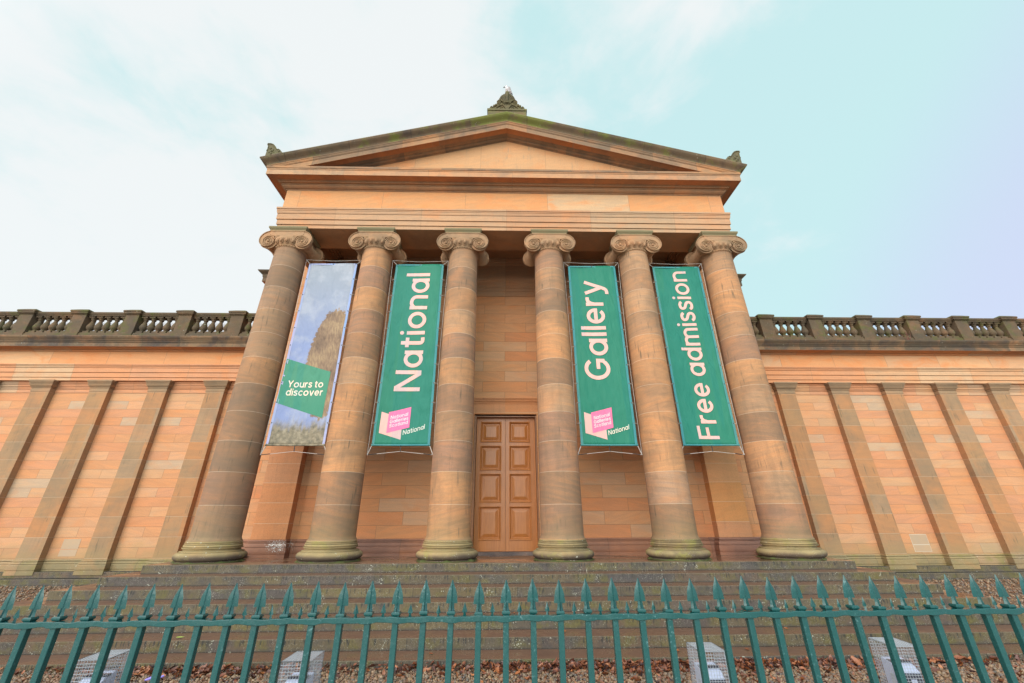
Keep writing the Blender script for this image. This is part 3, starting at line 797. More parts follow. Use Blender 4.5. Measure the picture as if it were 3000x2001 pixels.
# ---- corner ornaments
oc = [(-8.40,12.545), (-8.402,12.49), (-8.362,12.43), (-8.352,12.27), (-8.37,12.20), (-8.37,11.72), (-7.80,11.90), (-7.815,12.14), (-7.87,12.20), (-7.935,12.285), (-7.975,12.29), (-8.0,12.265), (-8.045,12.285), (-8.085,12.345), (-8.13,12.415), (-8.21,12.505), (-8.30,12.542)]
for s in (-1, 1):
    mb = MB(); pts = [(-s*x, z) for x, z in oc]
    mb.prism(pts, -1.06, -.72)
    mb.tube([(-s*x, -1.065, z) for x, z in oc[10:]+oc[:1]], .022, 6)
    mb.tube([(-s*x, -1.065, z) for x, z in oc[:5]], .016, 6)
    for x, z, r in ((-8.24,12.16,.05), (-8.17,12.24,.045), (-8.26,12.32,.04), (-7.95,12.2,.04), (-8.2,12.08,.04)): mb.ball((-s*x, -1.06, z), r, .03, r*1.3, 10, 6)
    mb.tube([(-s*-8.28, -1.065, 12.10), (-s*-8.2, -1.075, 12.2), (-s*-8.1, -1.07, 12.14)], .014, 5)
    mb.obj('corner_ornament', M['acro'], G, 50)

# ---- side wings
pil_x = [10.72 + 2.1*k for k in range(7)]
def pil_mesh():
    mb = MB(); mb.frustum(0, YG-.0, .362, .20, -.69, .328, .20, 4.775)
    return mb
pm_ = pil_mesh().mesh('pilaster', [M['pil']])
pcm = MB(); wall_strip(pcm, [(0, 4.75), 'q', (.012, 4.765), (.012, 4.89), 'q', (.03, 4.905), (.03, 4.935), 'q', (.045, 4.95)] + cyma(.05, 4.96, .085, 5.03, 4, 'q') + ['q', (.09, 5.045), (.09, 5.07), 'q', (.105, 5.085), (.11, 5.115), 'q', (.125, 5.13), (.125, 5.183), (-.1, 5.184)], -.33, .33, YG-.20)
pcm = pcm.mesh('capital', [M['pilcap']])
wb = [(0, -.685), (.012, -.69), (.03, -.71), (.03, -.73), 'q', (.045, -.745), (.05, -.765), (.065, -.79), (.065, -.80), 'q', (.075, -.815), (.085, -.84), (.085, -.95), (.07, -.98), (.08, -.985), (.08, -1.1)]
pbm = MB(); wall_strip(pbm, wb, -.365, .365, YG-.20)
M['wbase'] = stone('wing_base_stone', [(.27,.20,.10), (.33,.22,.12), (.25,.19,.10)], (3, -2, 1.7, .3, .006, (.1,.08,.05)), moss=.6, mosscol=(.20,.17,.05), dirt=.6, dirtcol=(.15,.12,.07), spots=.6, iron=.2)
pbm = pbm.mesh('base', [M['wbase']])
for sx in (-1, 1):
    xa, xb = sorted((sx*8.3, sx*26))
    mb = MB(); mb.box(xa, xb, YG, YG+.5, -1.6, 6.95)
    ww = mb.obj('wing_wall', M['wing'], G)
    mb = MB(); wall_strip(mb, [(0, 4.755), 'q', (.02, 4.77), (.02, 4.89), 'q', (.035, 4.905), (.035, 4.935), 'q', (.05, 4.95), (.05, 4.98), 'q', (.07, 5.0), (.07, 5.04), 'q', (.09, 5.06), (.09, 5.10), 'q', (.10, 5.115), (.10, 5.183)], xa, xb, YG, False)
    mb.obj('capital_band', M['capband'], ww)
    mb = MB(); wall_strip(mb, wb, xa, xb, YG, False); mb.obj('wing_base', M['wbase'], ww)
    mb = MB(); wall_strip(mb, [(.09, 5.187), (.215, 5.187), (.215, 5.298), 'q', (.24, 5.31), (.24, 5.482), 'q', (.265, 5.495), (.265, 5.655), 'q', (.28, 5.672), (.285, 5.715), 'q', (.30, 5.73), (.30, 5.755), 'q', (.315, 5.77), (.315, 5.81), (.20, 5.825)], xa, xb, YG, False)
    mb.obj('wing_architrave', M['warch'], ww)
    mb = MB(); wall_strip(mb, [(.215, 5.80), (.215, 6.37)], xa, xb, YG, False); mb.obj('wing_frieze', M['wfrieze'], ww)
    mb = MB(); wall_strip(mb, [(.215, 6.32), 'q'] + cyma(.24, 6.335, .29, 6.38, 4, 'q') + ['q', (.30, 6.395), (.32, 6.40)] + cyma(.33, 6.40, .40, 6.425, 3, 'q') + [(.42, 6.43), (.545, 6.43), (.55, 6.412), (.57, 6.412)], xa, xb, YG, False)
    mb.obj('wing_soffit', M['wbed'], ww)
    mb = MB(); wall_strip(mb, [(.57, 6.412), (.57, 6.555), 'q', (.58, 6.57), (.58, 6.585), 'q', (.59, 6.60), (.59, 6.63), 'q', (.605, 6.645)] + cyma(.61, 6.645, .69, 6.765, 6) + [(.70, 6.77), (.70, 6.81), (.1, 6.86)], xa, xb, YG, False)
    mb.obj('wing_cornice', M['wcorn'], ww, 30)
    for k, x in enumerate(pil_x):
        p = link('pilaster', pm_, G, 0, (sx*x, 0, 0)); link('capital', pcm, p, 0, (sx*x, 0, 0)); link('base', pbm, p, 0, (sx*x, 0, 0))
    # low stylobate under the wing
    for k, (o, z1, z0) in enumerate(((.26, -1.012, -1.19), (.36, -1.192, -1.7))):
        mb = MB(); xs_, xe_ = sorted((sx*7.6, sx*26)); mb.box(xs_, xe_, YG-o, YG+.1, z0, z1)
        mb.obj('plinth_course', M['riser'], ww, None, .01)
    # balustrade
    YB = YG - .02
    mb = MB(); mb.box(xa, xb, YB-.20, YB+.25, 6.80, 7.10); mb.box(xa, xb, YB-.17, YB+.22, 7.10, 7.16)
    bal = mb.obj('balustrade', M['dark'], G, None, .01)
    mb = MB(); wall_strip(mb, [(-.05, 7.895), (.15, 7.895), (.15, 7.93), (.17, 7.95), (.20, 8.0), (.20, 8.055), (.13, 8.085), (-.15, 8.085)], xa, xb, YB+.02, False)
    mb.grid([[(xa, YB+.2, 7.895), (xb, YB+.2, 7.895)], [(xa, YB+.2, 8.085), (xb, YB+.2, 8.085)]]); mb.grid([[(xa, YB-.15, 7.895), (xb, YB-.15, 7.895)], [(xa, YB+.2, 7.895), (xb, YB+.2, 7.895)]])
    mb.obj('handrail', M['dark'], bal)
    if sx < 0:
        mb = MB(); mb.box(-.26, .26, YB-.205, YB+.255, 7.158, 7.915)
        mb.box(-.265, .265, YB-.225, YB+.27, 6.86, 7.157)
        for a, z0, z1 in ((.0, 7.915, 7.94), (.03, 7.94, 7.965), (.055, 7.965, 8.03), (.075, 8.03, 8.095)): mb.box(-.28-a, .28+a, YB-.22-a, YB+.27+a, z0, z1+.001)
        mb.frustum(0, YB+.025, .355, .32, 8.095, .20, .17, 8.19)
        pier_m = mb.mesh('pier', [M['dark']])
        mb = MB()
        mb.box(-.12, .12, YB-.12, YB+.12, 7.158, 7.25)
        mb.lathe([(.075, 7.25), (.085, 7.265), (.085, 7.285), (.065, 7.30), (.08, 7.33), (.115, 7.37), (.13, 7.42), (.125, 7.48), (.10, 7.56), (.07, 7.64), (.056, 7.70), (.056, 7.73), (.08, 7.745), (.08, 7.77), (.065, 7.78), (.07, 7.795), (.10, 7.82), (.105, 7.84)], 20, (0, YB, 0))
        mb.box(-.115, .115, YB-.115, YB+.115, 7.838, 7.897)
        bal_m = mb.mesh('baluster', [M['dark']], 40)
    for k in range(-1, 7):
        x = 10.72 + 2.06*k + .0
        if k >= 0: link('pier', pier_m, bal, .012, (sx*x, 0, 0))
        for q in range(5):
            xx = x + .26 + 1.54*(q+.5)/5
            if xx > 8.6: link('baluster', bal_m, bal, 0, (sx*xx, 0, 0))
for x0, x1, z0_, zm, z1_ in ((-14.20, -13.66, -.607, -.405, -.11), (13.67, 14.23, -.609, -.406, -.10)):
    mb = MB(); f = .03 if x0 > 0 else .0
    mb.box(x0, x1, YG-.006, YG+.02, zm+.008, z1_); mb.box(x0, x1, YG-.005, YG+.02, z0_, zm-.008)
    mb.obj('repair_stone', M['patch'], G)
    if x0 > 0:
        mb = MB(); e = .009
        mb.box(x0-e, x1+e, YG-.004, YG+.01, z1_, z1_+e); mb.box(x0-e, x1+e, YG-.004, YG+.01, z0_-e, z0_); mb.box(x0-e, x1+e, YG-.0045, YG+.01, zm-.008, zm+.008)
        mb.box(x0-e, x0, YG-.004, YG+.01, z0_, z1_); mb.box(x1, x1+e, YG-.004, YG+.01, z0_, z1_)
        mb.obj('white_pointing', M['pointing'], G)
# pale slate roof ridge that shows through the left balustrade
mb = MB(); mb.prism([(-27, 7.0), (-27, 9.95), (-13.6, 9.95), (-12.6, 7.0)], 8.0, 12); mb.obj('rooflight', M['slate'], G)

# ------------------------------------------------------------------ banners
S_ = .146                      # stroke width for a capital of height 1
XH = .735
def arc(cx, cz, rx, rz, a0, a1, n=18):
    return [(cx+rx*math.cos(R(a0+(a1-a0)*i/n)), cz+rz*math.sin(R(a0+(a1-a0)*i/n))) for i in range(n+1)]
def spline(p, n=6):
    q = [p[0]]+p+[p[-1]]; r = []
    for i in range(1, len(q)-2):
        for k in range(n):
            t = k/n; f = lambda d: .5*(2*q[i][d]+(q[i+1][d]-q[i-1][d])*t+(2*q[i-1][d]-5*q[i][d]+4*q[i+1][d]-q[i+2][d])*t*t+(3*q[i][d]-q[i-1][d]-3*q[i+1][d]+q[i+2][d])*t**3)
            r.append((f(0), f(1)))
    return r+[p[-1]]
h_ = S_/2
def glyph(ch):
    """strokes (centre lines) and advance width"""
    st = lambda x, a=0, b=XH: [(x, a), (x, b)]
    bo = lambda x0, w=.67: arc(x0+w/2, XH/2, w/2-h_, XH/2-h_+.012, 0, 360, 32)
    if ch == 'N': return [st(h_, 0, 1), st(.80-h_, 0, 1), 'P', [(0, 1), (.18, 1), (.80, 0), (.62, 0)]], .80
    if ch == 'a': return [bo(0), st(.68-h_)], .68
    if ch == 'd': return [bo(0), st(.68-h_, 0, 1.02)], .68
    if ch == 't': return [spline([(.20, .93), (.20, .5), (.20, .17), (.245, .078), (.34, .06), (.42, .07)]), [(.02, XH-.055), (.42, XH-.055)]], .43
    if ch == 'i': return [st(h_), 'P', arc(h_, .93, .082, .082, 0, 330, 11)], S_
    if ch == 'l': return [st(h_, 0, 1.02)], S_
    if ch == 'o': return [bo(0, .71)], .71
    if ch == 'n': return [st(h_), arc(.32, XH-.265, .32-h_, .265-h_+.012, 175, 0, 16)+[(.64-h_, 0)]], .64
    if ch == 'm': return [st(h_), arc(.275, XH-.235, .275-h_, .235-h_+.012, 175, 0, 16)+[(.55-h_, 0)], arc(.275+.55-S_, XH-.235, .275-h_, .235-h_+.012, 175, 0, 16)+[(1.10-S_-h_, 0)]], 1.10-S_
    if ch == 'u': return [st(.61-h_), arc(.305, .255, .305-h_, .255-h_+.012, -5, -180, 16)+[(h_, XH)]], .61
    if ch == 'e': return [arc(.33, XH/2, .33-h_, XH/2-h_+.012, 2, 318, 28), [(.09, XH/2), (.655, XH/2)]], .66
    if ch == 'c': return [arc(.33, XH/2, .33-h_, XH/2-h_+.012, 42, 318, 26)], .60
    if ch == 'r': return [st(h_), spline([(h_, .38), (.13, .56), (.24, .655), (.385, .665)])], .385
    if ch == 'y': return [[(.07, XH), (.335, .05)], spline([(.60, XH), (.43, .28), (.33, .0), (.25, -.15), (.15, -.195), (.04, -.19)])], .67
    if ch == 'v': return [[(.07, XH), (.32, 0)], [(.57, XH), (.32, 0)]], .64
    if ch == 'F': return [st(h_, 0, 1), [(0, 1-h_), (.60, 1-h_)], [(0, .50), (.53, .50)]], .60
    if ch == 'Y': return [[(.06, 1), (.37, .42)], [(.68, 1), (.37, .42)], st(.37, 0, .46)], .74
    if ch == 'G': return [arc(.43, .5, .43-h_, .5-h_+.012, 38, 325, 32)+[(.80-h_+.02, .20), (.80-h_+.02, .46)], [(.42, .45), (.82, .45)]], .84
    sp = [(.465, .575), (.40, .655), (.265, .682), (.125, .64), (.085, .535), (.15, .435), (.28, .378), (.41, .315), (.455, .20), (.40, .09), (.265, .052), (.115, .09), (.05, .18)]
    if ch == 's': return [spline(sp)], .53
    if ch == 'S': return [spline([(x*1.36, (z-.367)*1.36+.5) for x, z in sp])], .73
    return [], .22
def ribbon(pts, w):
    L, Rr = [], []
    for i, p in enumerate(pts):
        a = Vector(pts[max(i-1, 0)]); b = Vector(pts[min(i+1, len(pts)-1)])
        if i == 0 and (Vector(pts[0])-Vector(pts[-1])).length < 1e-6: a = Vector(pts[-2])
        if i == len(pts)-1 and (Vector(pts[0])-Vector(pts[-1])).length < 1e-6: b = Vector(pts[1])
        d = (b-a).normalized(); nrm = Vector((-d.y, d.x))*w
        L.append((p[0]+nrm.x, p[1]+nrm.y)); Rr.append((p[0]-nrm.x, p[1]-nrm.y))
    return L, Rr
def place_text(name, body, mat, parent, fn, yo, weight=1.0):
    """fn(u,v) -> x,z where u runs 0..1 along the words, v is 0 on the baseline and 1 at capital height"""
    x = 0; words = [[]]; cx = parent_cx[parent.name]
    for ch in body:
        if ch == ' ': words.append([]); x += .24; continue
        g, adv = glyph(ch); words[-1].append((g, x)); x += adv+.115
    tot = x-.115
    for wd in words:
        mb = MB(); k = 0
        for g, x0 in wd:
            poly = False
            for st in g:
                if st == 'P': poly = True; continue
                k += 1; y2 = yo + .0003*(k % 4)
                if poly:
                    q = [fn((x0+a)/tot, b) for a, b in st]
                    if len(q) == 4:
                        lr = lambda a, b, t: (a[0]+(b[0]-a[0])*t, a[1]+(b[1]-a[1])*t)
                        mb.grid([[(X, bow(X-cx, Z)-y2, Z) for X, Z in (lr(q[0], q[3], t/12), lr(q[1], q[2], t/12))] for t in range(13)])
                    else: mb.add([(X, bow(X-cx, Z)-y2, Z) for X, Z in q], [tuple(range(len(q)))])
                    poly = False; continue
                if len(st) == 2: st = [(st[0][0]+(st[1][0]-st[0][0])*t/8, st[0][1]+(st[1][1]-st[0][1])*t/8) for t in range(9)]
                A, B = ribbon(st, h_*weight)
                rows = []
                for side in (A, B):
                    q = [fn((x0+a)/tot, b) for a, b in side]; rows.append([(X, bow(X-cx, Z)-y2, Z) for X, Z in q])
                mb.grid(rows)
        mb.obj(name, mat, parent)
parent_cx = {}
BH0, BH1, BHW = 2.285, 8.245, .795
YBN = -.02
def bow(dx, z):
    e = min(1, max(0, (abs(dx)-.25)/.5))
    return YBN + .022*math.sin((z-2.3)*1.05)*math.cos(dx*1.7) + .016*math.sin(dx*3.1+z*.4) + .007*math.sin(4.2*dx+2.6*z) + .006*e*math.sin(z*10.5)
def flat(name, pts, mat, parent, yo, cx):
    """flat patch laid on the cloth"""
    mb = MB(); n = 8
    a, b, c, d = [Vector(p) for p in pts]
    rows = []
    for j in range(n+1):
        rows.append([])
        for i in range(n+1):
            p = a.lerp(b, i/n).lerp(d.lerp(c, i/n), j/n); rows[-1].append((p.x, bow(p.x-cx, p.y)-yo, p.y))
    mb.grid(rows); return mb.obj(name, mat, parent, 60)
def banner(cx, label, clothm, hemm):
    B = thing('banner', (cx, YBN, BH0), label, 'banner', 'tall banners hung between the portico columns')
    parent_cx[B.name] = cx
    mb = MB(); n, k = 60, 16; h = .068
    rows = [[(cx-BHW+2*BHW*i/k, bow(-BHW+2*BHW*i/k, BH0+(BH1-BH0)*j/n), BH0+(BH1-BH0)*j/n) for i in range(k+1)] for j in range(n+1)]
    mb.grid(rows); cl = mb.obj('cloth', clothm, B, 80)
    so = cl.modifiers.new('thickness', 'SOLIDIFY'); so.thickness = .003; so.offset = -1
    hm = MB()
    def strip(x0, x1, z0, z1, m=1, nn=40):
        r = []
        for j in range(nn+1):
            z = z0+(z1-z0)*j/nn
            r.append([(cx+x, bow(x, z)-.006, z) for x in (x0, (x0+x1)/2, x1)])
        hm.grid(r)
    strip(-BHW, -BHW+h, BH0, BH1); strip(BHW-h, BHW, BH0, BH1); strip(-BHW+h, BHW-h, BH1-.055, BH1, 1, 2)
    hm.obj('hem', hemm, B, 60)
    mb = MB(); mb.tube([(cx-BHW-.01, bow(-BHW, BH0), BH0+.01), (cx, bow(0, BH0), BH0+.01), (cx+BHW+.01, bow(BHW, BH0), BH0+.01)], .026, 10)
    mb.obj('bottom_bar', hemm if clothm is not M['moor'] else M['moor'], B, 60)
    # ropes to the columns
    mb = MB(); HX, ZT_, ZB_ = .935, 8.41, 2.035; yr = YBN
    for s in (-1, 1):
        mb.tube([(cx+s*(BHW-.015), yr-.01, BH1-.02), (cx+s*HX, yr+.02, ZT_)], .008, 5)
        mb.tube([(cx+s*(BHW-.01), yr-.01, BH0+.01), (cx+s*(HX-.04), yr+.02, ZB_)], .012, 5)
        mb.tube([(cx+s*HX, yr+.03, ZT_), (cx+s*(BHW+.075), yr+.03, (BH0+BH1)/2), (cx+s*(HX-.04), yr+.03, ZB_)], .006, 5)
    mb.tube([(cx-HX, yr+.02, ZT_), (cx-.5, yr+.02, ZT_-.03), (cx, yr+.02, ZT_-.05), (cx+.5, yr+.02, ZT_-.03), (cx+HX, yr+.02, ZT_)], .006, 5)
    mb.tube([(cx-HX+.04, yr+.02, ZB_), (cx, yr+.0, ZB_+.09), (cx+HX-.04, yr+.02, ZB_)], .006, 5)
    mb.obj('rope', M['rope'], B)
    for p, q, r in (((cx, yr-.02, BH0), (cx+.005, yr-.01, ZB_+.09), .012), ((cx-HX+.06, yr+.02, ZB_+.003), (cx-HX+.30, yr+.015, ZB_+.03), .011), ((cx+HX-.30, yr+.015, ZB_+.03), (cx+HX-.1, yr+.02, ZB_+.006), .011)):
        mb = MB(); mb.tube([p, q], r, 6); mb.obj('tie', M['ropedark'], B)
    em = MB(); em.lathe([(.019, 0), (.016, -.008), (.006, -.008)], 10, (0, 0, 0), 'y'); em = em.mesh('eyelet', [M['steel']])
    tm = MB(); tm.tube([(0, -.012, 0), (.085, .02, -.004)], .0065, 5); tm = tm.mesh('tie_cord', [M['rope']])
    for s in (-1, 1):
        for j in range(11):
            z = BH0+.03 + (BH1-BH0-.05)*j/10; x = s*(BHW-.025)
            link('eyelet', em, B, 0, (cx+x, bow(x, z)-.007, z))
            if 0 < j < 10:
                t = link('tie_cord', tm, B, 0, (cx+x, bow(x, z), z)); t.scale = (s, 1, 1)
    link('eyelet', em, B, 0, (cx, bow(0, BH1-.03)-.007, BH1-.03))
    return B
gb = 'tall banners hung between the portico columns'
b1 = banner(-5.76, 'banner printed with a misty brown moorland picture and a green panel reading Yours to discover', M['moor'], M['lavhem'])
b2 = banner(-2.885, 'green banner lettered National in big pale pink capitals and small letters running upward', M['green'], M['border'])
b3 = banner(2.885, 'green banner lettered Gallery in pale pink running upward above a pink emblem', M['green'], M['border'])
b4 = banner(5.755, 'green banner lettered Free admission in pale pink running upward along its whole height', M['green'], M['border'])
b2['label'] = 'green banner lettered National in large pale pink letters running upward'
b1['label'] = 'banner with misty brown moorland picture and green panel reading Yours to discover'
def upward(xb, cap, z0, z1):
    return lambda u, w: (xb - cap*w, z0 + (z1-z0)*u)
place_text('lettering', 'National', M['letter'], b2, upward(-2.512, .757, 3.84, 7.885), .010)
place_text('lettering', 'Gallery', M['letter'], b3, upward(3.145, .765, 4.213, 7.655), .010)
place_text('lettering', 'Free admission', M['letter'], b4, upward(6.05, .607, 2.462, 8.053), .010)
def logo(B, dx):
    cx = parent_cx[B.name]
    flat('emblem_page', [(-3.525+dx, 3.226), (-2.917+dx, 3.04), (-2.917+dx, 2.443), (-3.527+dx, 2.626)], M['pale'], B, .007, cx)
    flat('emblem_panel', [(-3.32+dx, 3.213), (-2.708+dx, 3.374), (-2.711+dx, 2.787), (-3.322+dx, 2.621)], M['pink'], B, .011, cx)
    def sh(x0, z0, x1, z1, cap): return lambda u, w: (x0+dx+(x1-x0)*u, z0+(z1-z0)*u+cap*w)
    place_text('emblem_lettering', 'National', M['epink'], B, sh(-3.252, 3.011, -2.782, 3.125, .097), .015, .95)
    place_text('emblem_lettering', 'Galleries', M['epink'], B, sh(-3.262, 2.891, -2.764, 3.009, .095), .015, .95)
    place_text('emblem_lettering', 'Scotland', M['epink'], B, sh(-3.265, 2.772, -2.765, 2.892, .095), .015, .95)
    place_text('small_lettering', 'National', M['cream'], B, sh(-2.872, 2.572, -2.272, 2.742, .130), .010, 1.1)
logo(b2, 0); logo(b3, 5.772)
flat('green_panel', [(-6.54, 4.831), (-5.179, 4.426), (-5.178, 3.051), (-6.537, 3.475)], M['panelgreen'], b1, .007, -5.76)
place_text('lettering', 'Yours to', M['cream'], b1, lambda u, w: (-6.345+1.02*u, 3.945+.205*w), .013, 1.05)
place_text('lettering', 'discover', M['cream'], b1, lambda u, w: (-6.345+1.05*u, 3.70+.205*w), .013, 1.05)

# ------------------------------------------------------------------ iron railing
FY, FX0, FZ, FK = -8.7313, .0907, -.0931, .0044      # rail height at x=0, slope along x
F = thing('iron_railing', (0, FY, -1.05), 'teal painted iron railing with spear headed bars in front of the steps', 'railing')
TIP = .0898 - FZ
def spear():
    mb = MB()
    # collar
    mb.frustum(0, 0, .0165, .0165, .016, .0225, .0225, .025); mb.box(-.0225, .0225, -.0225, .0225, .025, .031); mb.frustum(0, 0, .0225, .0225, .031, .0175, .0175, .037)
    # waist, barbs and leaf-shaped blade with a midrib
    sec = [(.034, .0185, .0175), (.043, .0165, .016), (.052, .0140, .014), (.060, .0138, .0135), (.068, .0130, .0125), (.0745, .0135, .012), (.0750, .027, .006), (.0705, .0300, .004), (.073, .0315, .004), (.080, .0310, .0055), (.098, .0285, .008), (.112, .0268, .008), (.126, .0236, .0075), (.140, .0182, .007), (.1545, .0120, .006), (.166, .0074, .005), (.176, .0048, .0045), (TIP, .0022, .0022)]
    rows = []
    for z, a, b in sec:
        b2 = max(b*.30, .0012)
        rows.append([(-a, 0, z), (-a*.55, -b2*1.1, z), (-.0035*min(1, a/.01), -b2*1.6, z), (0, -b, z), (.0035*min(1, a/.01), -b2*1.6, z), (a*.55, -b2*1.1, z), (a, 0, z), (a*.55, b2*1.1, z), (0, b, z), (-a*.55, b2*1.1, z)])
    mb.grid(rows, 0, True)
    return mb
def spike():
    mb = MB()
    sec = [(.010, .009, .008), (.026, .006, .006), (.032, .0065, .005), (.030, .0125, .003), (.038, .0125, .004), (.052, .008, .005), (.064, .004, .004), (.074, .001, .001)]
    rows = [[(-a, 0, z), (-a*.4, -b*.5, z), (0, -b, z), (a*.4, -b*.5, z), (a, 0, z), (0, b, z)] for z, a, b in sec]
    mb.grid(rows, 0, True); return mb
bar = MB(); bar.box(-.0155, .0155, -.0155, .0155, -1.0, -.012); bar.box(-.0165, .0165, -.0165, .0165, -.02, .016)
bar_m = bar.mesh('bar', [M['teal']]); sp_m = spear().mesh('spearhead', [M['teal']], 28); sk_m = spike().mesh('spike', [M['teal']], 40)
jitx = {-4: .004, 0: .002, 1: .006, 5: -.003, 6: -.005, 7: -.004, 9: .002, 19: 0}
for k in range(-22, 23):
    x = FX0 + .15*k; z = FZ + FK*x
    dz = random.uniform(-.006, .004); rr = Euler((random.uniform(-.006, .006), random.uniform(-.008, .008), random.uniform(-.06, .06)))
    b = link('bar', bar_m, F, .003, (x, FY, z+random.uniform(-.002, .002))); b.rotation_euler = Euler((0, random.uniform(-.004, .004), 0))
    W[b.name] = Matrix.LocRotScale(b.location, b.rotation_euler, None)
    s = link('spearhead', sp_m, b, 0, (x, FY, z+dz)); s.rotation_euler = rr
    t = link('spike', sk_m, F, 0, (x+.075+random.uniform(-.006, .006), FY, z-.002)); t.rotation_euler = Euler((random.uniform(-.05, .05), random.uniform(-.04, .04), random.uniform(-.3, .3))); q = random.uniform(.9, 1.08); t.scale = (q, 1, q)
mb = MB(); rows = []
N = 46*6
for j in range(N+1):                                          # slightly wavy flat rail, swollen where each bar passes
    x = FX0 + .15*(-23 + j/6); z = FZ + FK*x
    ph = ((j % 6)/6); d = min(ph, 1-ph); e = .006 if d < .17 else 0
    wz = .0022*math.sin(j*.61)+.0016*math.sin(j*1.7+1)
    h = .0125 + e*.35; w = .020 + e
    rows.append([(x, FY-w, z-h+wz-.0), (x, FY-w, z+h+wz), (x, FY+w, z+h+wz), (x, FY+w, z-h+wz)])
mb.grid(rows, 0, True); mb.obj('top_rail', M['teal'], F, 40, .003)
mb = MB(); mb.box(-3.5, 3.6, FY-.02, FY+.02, -.98, -.955); mb.obj('bottom_rail', M['teal'], F)

# ------------------------------------------------------------------ seagull
GU = thing('seagull', (.02, -.78, 15.74), 'grey mottled seagull perched on top of the carved apex ornament, facing left', 'bird')
mb = MB(); gx, gy = .03, -.78
sec = [  # centre x, centre y offset, z, half width x, half width y
    (.13, .06, 15.745, .03, .03), (.10, .03, 15.785, .07, .08), (.065, .0, 15.845, .105, .12), (.03, -.02, 15.925, .112, .13), (.0, -.03, 16.015, .10, .115), (-.02, -.03, 16.085, .078, .09),
    (-.03, -.02, 16.145, .052, .06), (-.035, -.015, 16.185, .047, .05), (-.045, -.015, 16.220, .056, .052), (-.052, -.015, 16.255, .06, .052), (-.05, -.015, 16.285, .047, .042), (-.047, -.015, 16.303, .02, .02)]
rows = [[(gx+a+hx*math.cos(2*PI*i/16), gy+b+hy*math.sin(2*PI*i/16), z) for i in range(16)] for a, b, z, hx, hy in sec]
o0 = len(mb.v); mb.grid(rows, 0, True)
mb.f += [tuple(range(16)), tuple(range((len(sec)-1)*16, len(sec)*16))]; mb.m += [0, 0]
gb_ = mb.obj('body', M['gull'], GU, 80)
ss = gb_.modifiers.new('smooth', 'SUBSURF'); ss.levels = 1; ss.render_levels = 1
bk = MB(); bk.tube([(gx-.095, gy-.015, 16.230), (gx-.13, gy-.02, 16.211), (gx-.165, gy-.025, 16.180), (gx-.175, gy-.027, 16.160)], [.026, .020, .012, .003], 8); bk.obj('beak', M['beak'], GU, 60)
for s in (-1, 1):
    ey = MB(); ey.ball((gx-.078, gy-.015+s*.046, 16.260), .011, .008, .011, 8, 6); ey.obj('eye', M['lampdark'], GU, 60)
    wg = MB()
    wr = []
    for j in range(9):
        t = j/8; z = 16.075 - .33*t; wd = .075*math.sin(PI*min(1, .15+t*.8))+.012
        wr.append([(gx+.0+.12*t+ .02 + (.095*(1-t*.3))*math.cos(a)*1.0, gy-.02+.05*t+s*(.03+.095*math.sin(a)), z) for a in [R(q) for q in (10, 35, 60, 85)]])
    wg.grid(wr); w_ = wg.obj('wing', M['gullwing'], GU, 80); so = w_.modifiers.new('t', 'SOLIDIFY'); so.thickness = .02; so.offset = 0
    lg = MB(); lg.tube([(gx+.03, gy+s*.04, 15.865), (gx+.02, gy+s*.04, 15.745)], .009, 6); lg.obj('leg', M['beak'], GU)

# ------------------------------------------------------------------ ground
def gz(x, y):
    t = min(1, max(0, (y+3.9)/6.4)); return -1.645 + .27*t
mb = MB(); xs = [-40, -30, -22]+[-16+1*k for k in range(33)]+[22, 30, 40]; ys = [-8.6, -7.5, -6.5, -5.5, -4.6, -4.2, -3.8, -3, -2, -1, 0, 1, 2, 3.2]
mb.grid([[(x, y, gz(x, y)-.012) for x in xs] for y in ys]); tag(mb.obj('gravel_bed', M['gravel']), kind='structure')
mb = MB(); mb.add([(-300, -300, -1.95), (300, -300, -1.95), (300, 300, -1.95), (-300, 300, -1.95)], [(0, 1, 2, 3)]); tag(mb.obj('ground', M['earth']), kind='structure')
mb = MB(); mb.box(-40, 40, -14, -8.93, -1.9, -1.2); tag(mb.obj('pavement', M['paving']), kind='structure')
mb = MB(); mb.box(-40, 40, -8.92, -8.56, -1.9, -1.05); tag(mb.obj('kerb', M['kerb'], None, None, .02), kind='structure')
mb = MB(); mb.add([(-60, -60, -1.2), (60, -60, -1.2), (60, -14.01, -1.2), (-60, -14.01, -1.2)], [(0, 1, 2, 3)]); tag(mb.obj('bounce_paving', simple('pale_bounce_slabs', (.30,.28,.25), (.40,.37,.33), .8)), kind='structure')  # unseen ground behind the camera, made pale to bounce light into the portico

